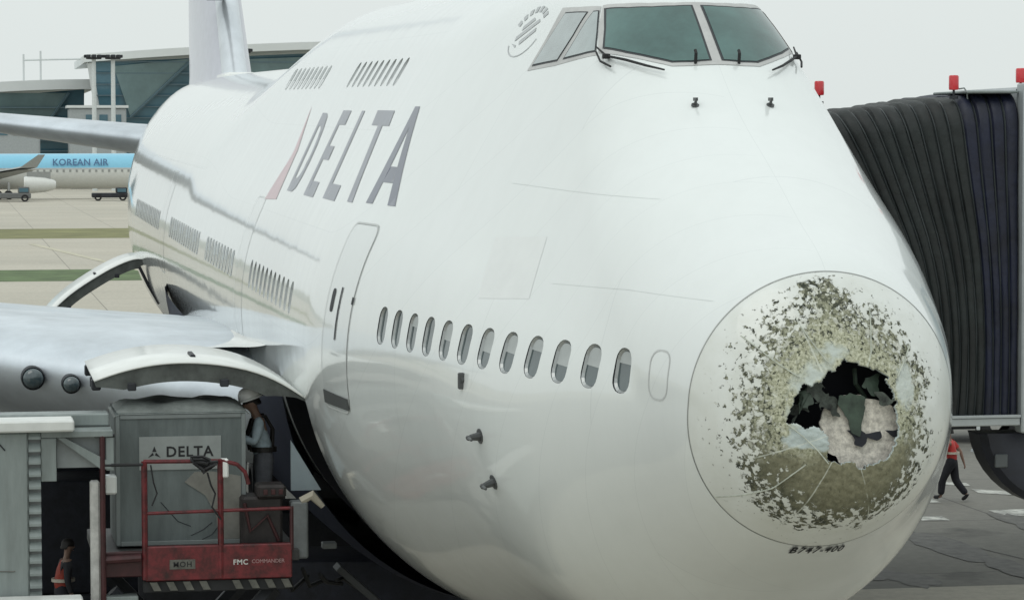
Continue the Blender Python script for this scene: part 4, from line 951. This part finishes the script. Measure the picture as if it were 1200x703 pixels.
    if vest:
        skin_body('vest', [(*lerp(J['pelvis'], J['chest'], -.15), .170), (*lerp(J['pelvis'], J['chest'], .5), .176), (*J['chest'], .192), (*lerp(J['chest'], J['neck'], .5), .118), (*lerp(J['chest'], J['shL'], .75), .092), (*lerp(J['chest'], J['shR'], .75), .092)], [(0, 1), (1, 2), (2, 3), (2, 4), (2, 5)], vest, t, root=2)
    if straps:
        for sg in (1, -1):
            c0 = Vector(J['chest']); b = MB(); b.tube([c0 + Vector((-.15, sg * .09, -.27)), c0 + Vector((-.16, sg * .09, -.02)), c0 + Vector((-.06, sg * .12, .15)), c0 + Vector((.09, sg * .10, .09)), c0 + Vector((.15, sg * .09, -.10)), c0 + Vector((.11, sg * .09, -.28))], .017, 6); b.build('harness_strap', straps, t, smooth=True)
        b = MB(); c0 = Vector(J['pelvis']); b.lathe([(-.03, .160), (.03, .160), (.03, .13), (-.03, .13)], c0 + Vector((0, 0, .09)), 'Z', 20); bl_ = b.build('belt', M_hair, t)
    return t
STAND = dict(pelvis=(0, 0, .96), chest=(.05, 0, 1.31), neck=(.085, 0, 1.47), head0=(.115, 0, 1.53), head1=(.155, 0, 1.61), head2=(.165, 0, 1.69), nose=(.268, 0, 1.555),
    shL=(.06, .185, 1.42), shR=(.06, -.185, 1.42), elL=(.14, .25, 1.15), elR=(.10, -.24, 1.13), wrL=(.37, .17, 1.24), wrR=(.33, -.12, 1.15),
    hipL=(0, .09, .92), hipR=(0, -.09, .92), knL=(.03, .11, .50), knR=(.02, -.10, .50), anL=(-.02, .12, .09), anR=(-.04, -.11, .09), toL=(.16, .14, .035), toR=(.14, -.13, .035))
person((11.95, 3.62, 3.43), R(92), 'worker in white helmet and blue-grey shirt bending over papers on the lift platform', STAND,
    dict(shirt=mat('blue_grey_cloth', (.36, .44, .49), .85, var=.15, vscale=9, bump=1.0, bscale=11), trousers=mat('grey_trousers', (.10, .105, .12), .85, var=.15, vscale=9, bump=1.0, bscale=11)), hat=mat('helmet_white', (.86, .87, .85), .3, coat=.4), straps=M_hair)
t = empty('paper_pad', (11.95, 4.02, 4.61), 'white pad held by the helmeted worker beside the grey container', 'paper'); b = MB(); b.box((-.13, -.09, -.01), (.13, .09, .012), .004, rot=Matrix.Rotation(R(-35), 3, 'X')); b.build('sheet', M_white, t); b = MB(); b.box((-.04, -.05, .012), (.04, .0, .03), .004); b.build('clip', M_dark, t)
P2 = dict(STAND); P2.update(head0=(.10, 0, 1.57), head1=(.115, 0, 1.66), head2=(.11, 0, 1.73), nose=(.225, 0, 1.64), wrL=(.12, .22, .88), wrR=(.12, -.22, .88), elL=(.04, .25, 1.14), elR=(.04, -.25, 1.14))
p2_ = person((24.75, 5.62, 0), R(-80), 'bare-headed person in a red vest standing in the shade below the wing', P2,
    dict(shirt=mat('dark_shirt', (.03, .03, .035), .85), trousers=mat('navy_trousers', (.02, .022, .03), .85)), vest=mat('red_vest', (.36, .055, .035), .7, var=.15, vscale=8, bump=1.0, bscale=11))
P3 = dict(STAND); P3.update(head0=(.09, 0, 1.57), head1=(.10, 0, 1.66), head2=(.095, 0, 1.73), nose=(.21, 0, 1.65), elL=(.17, .24, 1.15), wrL=(.30, .22, .95), elR=(-.14, -.25, 1.17), wrR=(-.22, -.24, .92),
    hipL=(.02, .09, .92), knL=(.22, .10, .54), anL=(.26, .10, .12), toL=(.44, .12, .10), knR=(-.05, -.10, .50), anR=(-.34, -.10, .14), toR=(-.20, -.12, .035), chest=(.04, 0, 1.31))
p3 = person((40.8, -14.98, 0), R(60), 'person in a red top and dark trousers walking across the apron behind the nose', P3,
    dict(shirt=mat('red_top', (.55, .05, .045), .7, var=.12, vscale=8, bump=1.0, bscale=11), trousers=mat('black_trousers', (.012, .013, .018), .85), long=False))
p3.scale = (.96, .96, .96)
for hold, zz in ((p3, 1.16), (p2_, 1.12)):
    b = MB(); b.lathe([(-.025, .192), (.025, .192), (.025, .15), (-.025, .15)], (.025, 0, zz), 'Z', 20); b.build('reflective_band', mat('reflective_pale', (.55, .50, .42), .5), hold, True)

# ------------------------------------------------------------------ lift platform with the red guard rail at the cargo door
M_redp = mat('lift_red_paint', (.12, .009, .013), .45, coat=.2, var=.5, vscale=9)
M_maroon = mat('lift_maroon', (.05, .012, .014), .5, var=.25, vscale=6)
M_deck = mat('lift_deck', (.07, .07, .07), .6, .2, var=.25, vscale=6)
M_greyl = mat('loader_grey', (.235, .27, .265), .5, var=.22, vscale=2.5, streak=True)
M_greyd = mat('loader_dark_grey', (.16, .175, .18), .55, var=.2, vscale=4)
M_hazw = mat('hazard_pale', (.12, .12, .105), .6, var=.3, vscale=8)
LX = 10.7
lift = empty('cargo_lift', (12, 4.5, 0), 'raised lift platform with red side beam and red guard rail at the cargo door', 'cargo loader')
def lp(b, name, m, smooth=False, parent=None):
    """build in world coordinates, hang on the lift"""
    for v in b.bm.verts: v.co -= Vector((12, 4.5, 0))
    return b.build(name, m, parent or lift, smooth)
b = MB(); b.box((LX + .13, 3.32, 3.28), (13.2, 5.68, 3.41), .01); lp(b, 'deck', M_deck)
b = MB(); b.box((LX, 3.42, 3.10), (LX + .12, 5.12, 3.50), .012); beam = lp(b, 'side_beam', M_redp)
b = MB(); b.box((LX + .06, 5.125, 3.15), (LX + .16, 5.66, 3.44), .012); lp(b, 'side_beam', M_maroon)
b = MB(); b.tube([(LX - .02, 5.17, 3.38), (LX - .02, 5.62, 3.36)], .045, 8); lp(b, 'hydraulic_hose', M_maroon)
for k in range(9):
    y = 5.02 - k * .19
    if 4.22 < y < 4.36: continue
    b = MB(); b.prism([(LX + .02, y, 2.985), (LX + .02, y - .085, 2.985), (LX + .02, y - .035, 3.085), (LX + .02, y + .05, 3.085)], (.02, 0, 0)); lp(b, 'hazard_stripe', M_hazw)
b = MB(); b.box((LX + .045, 3.44, 2.96), (LX + .14, 5.14, 3.095), .008); lp(b, 'hazard_board', M_black)
# badge and maker's lettering
b = MB(); b.box((LX - .012, 4.545, 3.235), (LX, 4.84, 3.345)); bd = lp(b, 'badge', M_hazw)
def flat_text(body, size, y, z, x, m, parent, bold=.0, sp=1.0, off=Vector((12, 4.5, 0))):
    tm_ = text_mesh(body, size, .001, bold, sp); o = link('lettering', tm_, m, parent)
    o.matrix_local = Matrix.Translation(Vector((x, y, z)) - off) @ Matrix(((0, 0, -1), (-1, 0, 0), (0, 1, 0))).to_4x4(); return o
flat_text('MOH', .088, 4.692, 3.288, LX - .016, M_black, bd, .001, 1.15)
flat_text('FMC', .085, 4.02, 3.295, LX - .003, mat('lettering_white', (.62, .62, .60), .5), beam, .0015, 1.1)
flat_text('COMMANDER', .062, 3.70, 3.30, LX - .003, mat('lettering_pink', (.40, .25, .25), .5), beam, .0, .95)
# guard rail
def rail(pts, r_, name='rail', m=M_redp): b = MB(); b.tube(pts, r_, 8); return lp(b, name, m, True)
for y in (5.12, 4.245): rail([(LX + .02, y, 3.12), (LX + .02, y, 4.49)], .035, 'rail_post')
rail([(LX + .02, 5.13, 4.485), (LX + .02, 4.2, 4.475), (LX + .02, 4.05, 4.43), (LX + .02, 3.96, 4.34), (LX + .02, 3.92, 4.2)], .024)
rail([(LX + .02, 5.12, 3.885), (LX + .02, 3.40, 3.91)], .020)
rail([(LX + .02, 3.42, 3.42), (LX + .02, 3.42, 3.93)], .022, 'rail_post', M_maroon)
rail([(13.1, 3.42, 3.42), (13.1, 3.42, 4.45)], .025, 'rail_post', M_maroon)
rail([(LX - .05, 5.60, 2.75), (LX - .05, 5.60, 4.80)], .032, 'rail_post', M_maroon); rail([(LX - .05, 5.46, 4.80), (LX - .05, 5.69, 4.80)], .02, 'handle_bar', M_black)
rail([(LX - .05, 5.60, 4.46), (LX - .05, 5.14, 4.46)], .018, 'rail', M_black)
# pale end box, control box, foot plate
b = MB(); b.box((LX + .02, 5.63, 2.75), (LX + .2, 5.74, 4.27), .02); lp(b, 'end_panel', mat('end_panel_pale', (.50, .50, .48), .5, var=.2, vscale=6))
b = MB(); b.box((LX + .3, 5.42, 4.08), (LX + .5, 5.56, 4.30), .02); lp(b, 'control_box', M_white)
b = MB(); b.box((LX + .0, 4.15, 4.28), (LX + .12, 4.24, 4.50), .015); lp(b, 'control_box', M_white)
b = MB(); b.box((LX + .02, 5.2, 2.82), (LX + .3, 5.58, 2.93), .01); b.box((LX + .02, 5.15, 2.70), (LX + .3, 5.58, 2.75), .01); lp(b, 'step_plate', M_greyl)
b = MB(); b.prism([(11.5, 3.34, 4.62), (11.5, 3.34, 4.02), (11.5, 2.98, 4.02)], (.05, 0, 0)); lp(b, 'side_guard', mat('guard_blue_grey', (.27, .33, .36), .5))
b = MB(); b.box((LX + .25, 3.20, 3.28), (LX + .5, 3.40, 3.95), .02); lp(b, 'end_panel', M_greyd)
b = MB(); b.tube([(11.0, 3.28, 3.95), (11.0, 3.15, 4.02), (11.0, 3.02, 3.88)], [.05, .06, .03], 8); lp(b, 'bumper_roll', mat('bumper_tan', (.40, .37, .30), .7), True)
# tangle of cable over the rail
pts = []
for k in range(34):
    a = k * .62; pts.append((LX - .05 + .03 * math.sin(a * 1.7), 4.43 + .15 * math.cos(a) * (1 - k / 60) + .04 * math.sin(k * 1.9), 4.48 + .045 * math.sin(a) - k * .002 + .03 * math.sin(k * 1.3)))
b = MB(); b.tube(pts, .018, 5); lp(b, 'control_cable', M_black)
b = MB(); b.tube([(LX - .02, 4.40, 4.35), (LX - .03, 4.36, 4.2), (LX - .02, 4.31, 4.1), (LX - .04, 4.35, 3.95), (LX - .03, 4.25, 3.8)], .012, 5); lp(b, 'control_cable', M_black)
b = MB(); b.tube([(LX - .02, 5.05, 4.45), (LX - .03, 5.02, 4.25), (LX - .02, 4.98, 4.12), (LX - .03, 5.04, 3.98)], .010, 5); lp(b, 'control_cable', M_black)
# scissor legs, chassis and wheels below
for x in (11.0, 12.9):
    for y0, y1 in ((3.6, 5.5), (5.5, 3.6)):
        b = MB(); b.tube([(x, y0, .9), (x, y1, 2.95)], .11, 6); lp(b, 'scissor_leg', M_dark)
b = MB(); b.box((10.9, 3.1, .45), (13.2, 9.5, .95), .05); b.box((10.95, 3.4, .95), (13.1, 5.6, 1.3), .05); lp(b, 'chassis', M_dark)
for x in (11.0, 13.0):
    for y in (4.2, 8.6):
        b = MB(); b.lathe([(-.18, .2), (-.17, .40), (-.1, .45), (.1, .45), (.17, .40), (.18, .2)], (x, y, .45), 'X', 20); lp(b, 'wheel', M_tyre, True)

# ------------------------------------------------------------------ grey air container on the platform
M_cont = mat('container_grey', (.125, .150, .150), .6, var=.28, vscale=3, bump=.5, bscale=4, streak=True)
M_sign = mat('sign_grey', (.27, .295, .29), .55, var=.08, vscale=4)
cont = empty('air_container', (12.0, 4.65, 3.42), 'grey cargo container with pale airline placard standing on the red lift', 'cargo container')
def cp(b, name, m, smooth=False, parent=None):
    for v in b.bm.verts: v.co -= Vector((12.0, 4.65, 3.42))
    return b.build(name, m, parent or cont, smooth)
CX = 11.25
b = MB(); b.prism([(CX, 5.42, 3.44), (CX, 3.90, 3.44), (CX, 3.90, 5.0), (CX, 5.42, 5.0)], (1.4, 0, 0)); body_c = cp(b, 'body', M_cont)
b = MB(); rows = []
for i, x in enumerate(np.linspace(CX - .02, CX + 1.42, 14)):
    rows.append([(x, y, 4.985 + (.11 * min(1, min(i, 13 - i) / 2.5) * min(1, min(j, 25 - j) / 2.5)) + .05 * noise.noise(Vector((x * 3, y * 3, 2))) * (1 if 0 < i < 13 and 0 < j < 25 else 0) - (.03 if j in (0, 25) else 0)) for j, y in enumerate(np.linspace(5.44, 3.84, 26))])
b.grid(rows); cp(b, 'tarp_roof', mat('tarp_grey', (.22, .245, .235), .7, var=.2, vscale=5, bump=.5, bscale=12), True)
for y, wd in ((5.395, .05), (3.925, .05)): b = MB(); b.box((CX - .012, y - wd / 2, 3.45), (CX, y + wd / 2, 4.98), .004); cp(b, 'edge_post', mat('container_edge', (.20, .225, .225), .5, .2))
for z in (3.47, 4.955): b = MB(); b.box((CX - .014, 3.955, z - .025), (CX, 5.365, z + .025), .004); cp(b, 'edge_rail', mat('container_edge', (.20, .225, .225), .5, .2))
b = MB(); b.box((CX - .012, 4.19, 4.33), (CX - .001, 5.145, 4.72)); pl_ = cp(b, 'placard', M_sign)
o_ = Vector((12.0, 4.65, 3.42))
flat_text('DELTA', .17, 4.56, 4.535, CX - .014, M_black, pl_, .004, 1.12, o_)
for pts in ([(4.97, 4.61), (4.995, 4.545), (4.945, 4.545)], [(4.99, 4.535), (5.045, 4.475), (4.975, 4.505)], [(4.95, 4.535), (4.895, 4.475), (4.965, 4.505)]):
    b = MB(); b.prism([(CX - .0135, y, z) for y, z in pts], (-.002, 0, 0)); cp(b, 'emblem', M_black, parent=pl_)
b = MB(); b.prism([(CX - .010, y, z) for y, z in ((4.62, 4.18), (4.50, 4.30), (4.30, 4.30), (3.96, 4.24), (3.96, 3.50), (4.22, 3.50), (4.26, 3.80), (4.38, 4.02))], (.008, 0, 0)); cp(b, 'side_patch', mat('patch_tan', (.205, .205, .185), .65, var=.15, vscale=5))
for q in ([(4.55, 3.55), (4.40, 3.62), (4.30, 3.70)], [(4.9, 3.95), (4.7, 3.72), (4.55, 3.66)], [(4.42, 3.5), (4.30, 3.56), (4.22, 3.66)]):
    b = MB(); b.tube([(CX - .003, y, z) for y, z in q], .005, 5); cp(b, 'scrape', M_dark)

# ------------------------------------------------------------------ big grey loader at the left edge
gl = empty('container_loader', (11, 7.5, 0), 'tall pale grey loader with ribbed column and braced boom at far left', 'cargo loader')
def gp(b, name, m, smooth=False, parent=None):
    for v in b.bm.verts: v.co -= Vector((11, 7.5, 0))
    return b.build(name, m, parent or gl, smooth)
GX = 10.6
b = MB(); b.box((GX, 6.44, .5), (GX + 2.2, 9.2, 4.86), .02); side = gp(b, 'side_panel', M_greyl)
b = MB(); b.tube([(GX - .005, 6.78, 3.28), (GX - .005, 6.62, 3.275), (GX - .005, 6.60, 3.28)], .006, 5); gp(b, 'scrape', M_hazw, parent=side)
b = MB(); b.tube([(GX - .01, 6.80, 4.78), (GX - .01, 6.76, 4.73), (GX - .01, 6.70, 4.66)], .008, 5); gp(b, 'cable', M_dark, parent=side)
b = MB(); b.box((GX + .06, 6.30, .6), (GX + .25, 6.437, 4.86)); gp(b, 'column', M_greyd)
for k in range(28):
    z = 4.78 - k * .142
    b = MB(); b.prism([(GX - .02, 6.437, z), (GX - .02, 6.30, z), (GX + .058, 6.30, z + .07), (GX + .058, 6.437, z + .07)], (0, 0, .028)); gp(b, 'rib', M_greyl)
b = MB(); b.box((GX - .12, 5.92, 4.87), (GX + .45, 9.2, 5.00), .02); gp(b, 'top_slab', mat('slab_white', (.66, .68, .66), .5, var=.08, vscale=3))
b = MB(); b.box((GX + .46, 5.50, 4.875), (GX + .9, 9.1, 5.02), .015); gp(b, 'bridge_plate', M_greyl)
b = MB(); b.box((GX + .02, 5.48, 4.79), (GX + .5, 6.297, 4.865), .008); gp(b, 'boom_beam', M_greyl)
b = MB(); b.box((GX + .03, 6.12, 4.29), (GX + .18, 6.296, 4.786), .008); gp(b, 'boom_post', M_greyl)
b = MB(); b.prism([(GX + .04, 6.11, 4.785), (GX + .04, 6.02, 4.785), (GX + .04, 5.50, 4.49), (GX + .04, 5.50, 4.42), (GX + .04, 5.62, 4.42)], (.08, 0, 0)); gp(b, 'brace', M_greyl)
b = MB(); b.box((GX + .16, 5.49, 4.43), (GX + .22, 6.11, 4.785)); gp(b, 'boom_web', mat('loader_mid_grey', (.26, .285, .29), .55, var=.12))
b = MB(); b.box((GX + .05, 5.47, 4.40), (GX + .1, 5.56, 4.785), .006); gp(b, 'boom_end', M_greyl)
b = MB(); b.box((GX - .4, 5.85, 2.6), (GX - .05, 9.2, 3.0), .02); gp(b, 'step_box', mat('slab_white', (.66, .68, .66)))
b = MB(); b.box((GX + .3, 5.0, .4), (GX + 2.2, 6.4, .95), .05); gp(b, 'chassis', M_dark)
for y in (5.6, 8.6): b = MB(); b.lathe([(-.2, .2), (-.19, .42), (-.1, .48), (.1, .48), (.19, .42), (.2, .2)], (GX + .2, y, .48), 'X', 20); gp(b, 'wheel', M_tyre, True)

# ------------------------------------------------------------------ jet bridge on the port side
jb = empty('jet_bridge', (9.3, -6, 0), 'boarding bridge with black pleated canopy and red beacons on the far side', 'jet bridge')
def jp(b, name, m, smooth=False, parent=None):
    for v in b.bm.verts: v.co -= Vector((9.3, -6, 0))
    return b.build(name, m, parent or jb, smooth)
FX, BX, ZB0, YR_ = 7.9, 10.7, 5.10, -4.40
ca, sa = math.cos(R(TILT)), math.sin(R(TILT))
def hull_y(X, Z):
    """port skin of the airliner at a world X, Z"""
    xl = X * ca + (Z - .272) * sa; zl = -X * sa + (Z - .272) * ca; return -float(surfy(np.array([xl]), np.array([zl]))[0])
path = []
for z in np.linspace(ZB0, 8.25, 12): path.append((FX, z, -1, 0))
for a in np.linspace(R(170), R(100), 5): path.append((FX + .3 + .3 * math.cos(a), 8.25 + .3 * math.sin(a), math.cos(a), math.sin(a)))
for x in np.linspace(FX + .4, BX - .4, 6): path.append((x, 8.56, 0, 1))
for a in np.linspace(R(80), R(10), 5): path.append((BX - .3 + .3 * math.cos(a), 8.25 + .3 * math.sin(a), math.cos(a), math.sin(a)))
for z in np.linspace(8.2, ZB0, 8): path.append((BX, z, 1, 0))
yl = [hull_y(x, min(z, 8.8)) - .02 for x, z, _, _ in path]
NP = 15; M_pleat = mat('canopy_black', (.009, .013, .013), .6, var=.45, vscale=3, bump=.8, bscale=6); M_pleatn = mat('canopy_navy', (.006, .009, .027), .55, var=.4, vscale=3, bump=.8, bscale=6)
for k in range(NP):
    b = MB(); P = []
    for (x, z, nx_, nz2), y0 in zip(path, yl):
        row = []
        for q in range(7):
            u = q / 6; s_ = (k + u) / NP; y = y0 + (YR_ - y0) * s_
            zz = z + (max(0, z - 8) / .56 * (.30 * s_ - .16))
            sag = .022 * noise.noise(Vector((x * 1.3, k * 3.1, z * 1.1)))
            bl = (.055 + sag) * (1 - abs(2 * u - 1) ** 4) - .03 + .02 * noise.noise(Vector((y * 9, k * 1.7, z * 4)))
            row.append((x + nx_ * bl, y, zz + nz2 * bl))
        P.append(row)
    b.grid(P); jp(b, 'pleat', M_pleatn if k >= 11 else M_pleat, True)
    rp = [(x + nx_ * -.015, y0 + (YR_ - y0) * (k + 1) / NP, z + (max(0, z - 8) / .56 * (.30 * (k + 1) / NP - .16)) - nz2 * .015) for (x, z, nx_, nz2), y0 in zip(path, yl)]
    if k < NP - 1: b = MB(); b.tube(rp, .014, 5); jp(b, 'hoop', mat('hoop_grey', (.028, .035, .037), .5), True)
b = MB(); b.box((FX - .12, -4.56, 4.9), (FX + .1, -4.405, 8.78), .015); jp(b, 'frame_post', mat('bridge_silver', (.42, .45, .46), .4, .3))
b = MB(); b.box((FX - .10, -4.40, 4.985), (BX, -3.32, 5.075), .01); b.box((FX - .12, -4.40, 5.075), (FX - .05, -3.4, 5.105), .004); jp(b, 'floor_sill', mat('bridge_silver', (.42, .45, .46)))
b = MB(); b.box((FX + .15, -3.98, 4.93), (FX + 1.0, -3.5, 4.983), .01); jp(b, 'floor_beam', M_hold)
b = MB(); b.box((FX, -8.4, 4.9), (BX + .2, -4.562, 8.75), .06); cab = jp(b, 'cab', mat('bridge_cab', (.40, .43, .44), .5, .2, var=.1))
b = MB(); b.box((FX - .02, -7.9, 6.2), (FX + .01, -5.0, 7.7)); jp(b, 'cab_window', M_glass, parent=cab)
b = MB(); b.box((FX + .9, -30, 5.0), (BX - .7, -8.402, 8.2), .05); jp(b, 'tunnel', mat('bridge_cab', (.40, .43, .44)))
b = MB(); prof = [(0, 0), (0, .9), (.08, .97), (.45, .97), (.45, 0)]; b.lathe(prof, (FX + .1, -4.98, 5.0), 'X', 40); dr = jp(b, 'underfloor_housing', mat('housing_navy', (.012, .014, .024), .5, var=.3), True)
for v in dr.data.vertices:
    if v.co.z > 4.88: v.co.z = 4.88
b = MB(); b.box((FX + .07, -4.32, 4.50), (FX + .1, -4.17, 4.65), .01); jp(b, 'junction_plate', mat('plate_dull', (.09, .10, .105), .5), parent=dr)
for y in (-13.0,):
    b = MB(); b.tube([(9.4, y, .7), (9.4, y, 5.0)], .28, 12); b.box((8.4, y - .25, .45), (10.4, y + .25, .85), .05); jp(b, 'support_column', mat('bridge_cab', (.40, .43, .44)))
    for x in (8.5, 10.3): b = MB(); b.lathe([(-.2, .2), (-.18, .5), (.18, .5), (.2, .2)], (x, y, .5), 'X', 18); jp(b, 'wheel', M_tyre, True)
M_beacon = mat('beacon_red', (.55, .02, .03), .25, coat=.6, emit=(.8, .02, .03, .05))
for x, y, z in ((8.05, -3.69, 8.66), (8.05, -4.47, 8.74), (9.2, -2.48, 8.62)):
    b = MB(); b.tube([(x, y, z - (.35 if x > 9 else .06)), (x, y, z + .06)], .014, 6); b.lathe([(0, .05), (.03, .05)], (x, y, z - .05), 'Z', 10); st = jp(b, 'beacon_stem', M_dark)
    b = MB(); b.lathe([(.045, 0), (.05, .052), (.07, .056), (.195, .056), (.21, .048), (.215, 0)], (x, y, z), 'Z', 16); jp(b, 'beacon', M_beacon, True, st)
    if x > 9: continue
    b = MB(); b.tube([(x, y - .06, z + .06), (x, y - .12, z + .07), (x, y - .155, z + .02), (x, y - .16, z - .06)], .009, 5); jp(b, 'beacon_cable', M_greyl, True, st)
b = MB(); b.box((FX + .02, -4.40, 8.67), (FX + 1.2, -3.80, 8.70), .01); jp(b, 'roof_flashing', M_greyl)
# slim post far behind the walking person
t = empty('marker_post', (51.2, -19.27, 0), 'slim white post standing far behind the walking person', 'post'); b = MB(); b.tube([(0, 0, .05), (0, 0, 1.0)], .05, 8); b.build('pole', M_pole, t); b = MB(); b.lathe([(0, .2), (.06, .18), (.1, .06)], (0, 0, 0), 'Z', 12); b.build('foot', M_conc, t)

# ------------------------------------------------------------------ made-up dark carts that deepen the shade under the aircraft
def shade_filler_cart(x, y, rz, l, wd, h, label, cat, nm, m):
    t = empty(nm, (x, y, 0), label, cat, (0, 0, rz)); b = MB(); b.box((-l / 2, -wd / 2, .35), (l / 2, wd / 2, .5), .02); b.build('frame', M_dark, t)
    b = MB(); b.box((-l / 2 + .05, -wd / 2 + .03, .5), (l / 2 - .05, wd / 2 - .03, h), .09, seg=2)
    b.build('cover', m, t, True)
    for k in range(5): xx = -l / 2 + .2 + k * (l - .4) / 4; b = MB(); b.tube([(xx, -wd / 2 + .015, .5), (xx, -wd / 2 + .015, h - .1)], .02, 5); b.build('strap', M_dark, t)
    for sx2 in (-1, 1):
        for sy in (-1, 1): b = MB(); b.lathe([(-.08, .1), (-.07, .2), (.07, .2), (.08, .1)], (sx2 * (l / 2 - .4), sy * (wd / 2 - .1), .2), 'Y', 14); b.build('wheel', M_tyre, t, True)
    b = MB(); b.tube([(-l / 2, 0, .42), (-l / 2 - .9, 0, .36)], .03, 6); b.build('tow_bar', M_dark, t)
M_shade_navy = mat('shade_navy_cover', (.010, .012, .020), .7, var=.4, vscale=4, bump=.5, bscale=8)
shade_filler_cart(19.5, 1.2, R(84), 3.4, 1.7, 2.15, 'added dark navy cart filling in the shade right behind the nose gear', 'cart', 'shade_filler_cart', M_shade_navy)
shade_filler_cart(24.0, 2.6, R(80), 3.6, 1.9, 2.35, 'added dark cart filling in the shade behind the red lift', 'cart', 'shade_filler_cart', mat('shade_black_cover', (.011, .012, .015), .75, var=.4, vscale=4, bump=.5, bscale=8))
shade_filler_cart(28.0, 5.1, R(90), 2.9, 1.6, 2.45, 'added black cart as dark shade backdrop behind the person in red vest', 'cart', 'shade_backdrop_cart', M_shade_navy)

vehicle_low(54.5, -19.2, 'low black ramp tug far behind the walking person', M_dark, 4.6, 2.3)

M_stain_shade = mat('stain_shade_dark', (.108, .105, .095), .7, var=.35, vscale=3)  # dark stain below the nose, plus patches painting in a shaded band
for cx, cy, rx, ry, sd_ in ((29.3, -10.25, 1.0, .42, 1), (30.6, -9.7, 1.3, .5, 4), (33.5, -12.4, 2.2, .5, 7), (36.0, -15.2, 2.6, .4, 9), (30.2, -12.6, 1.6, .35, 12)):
    mark([(cx + rx * math.cos(a) * (1 + .5 * noise.noise(Vector((math.cos(a) * 2, math.sin(a) * 2, sd_)))), cy + ry * math.sin(a) * (1 + .5 * noise.noise(Vector((math.cos(a) * 2, math.sin(a) * 2, sd_ + 5))))) for a in np.linspace(0, 2 * math.pi, 28, endpoint=False)], 'stain_shade_patch', M_stain_shade, .008 + sd_ * .0004)
b = MB(); b.box((13.9, -.36, -.03), (14.3, .36, .06), .01)  # free-hanging plank under the belly, only parented to the lift
rt_ = Matrix.Rotation(R(42), 4, 'X')
for v in b.bm.verts: v.co = rt_ @ (v.co - Vector((14.1, 0, 0))) + Vector((13.6, 2.28, 2.55))
lp(b, 'loose_plank', mat('plank_dark', (.06, .065, .068), .6))
b = MB(); b.box((12.9, 2.62, 3.12), (13.05, 2.80, 3.20), .01); lp(b, 'latch_block', M_greyd)
for k in range(4):
    b = MB(); y0_ = 3.3 - .25 * k; b.tube([(12.6 + .3 * k, y0_, 3.0 - .12 * k), (12.9 + .3 * k, y0_ - .12, 2.62), (13.2 + .3 * k, y0_ - .35, 2.75 - .1 * k)], .03, 6); lp(b, 'hydraulic_hose', M_black)


b = MB(); b.box((LX + .25, 3.50, 3.42), (LX + .75, 3.98, 4.02), .03); b.box((LX + .2, 3.46, 4.0), (LX + .6, 3.80, 4.16), .03); con = lp(b, 'added_dark_console', mat('console_shade_dark', (.022, .018, .018), .6, var=.4, vscale=6))  # made-up dark console and switches, standing in for shade over the worker's legs
for k in range(3): b = MB(); b.box((LX + .185, 3.50 + k * .09, 4.05), (LX + .2, 3.55 + k * .09, 4.11), .004); lp(b, 'switch', M_maroon, parent=None)
b = MB(); b.tube([(LX + .24, 3.55, 3.5), (LX + .22, 3.68, 3.8), (LX + .24, 3.88, 3.62), (LX + .22, 3.95, 3.95)], .022, 6); lp(b, 'hydraulic_hose', M_maroon)
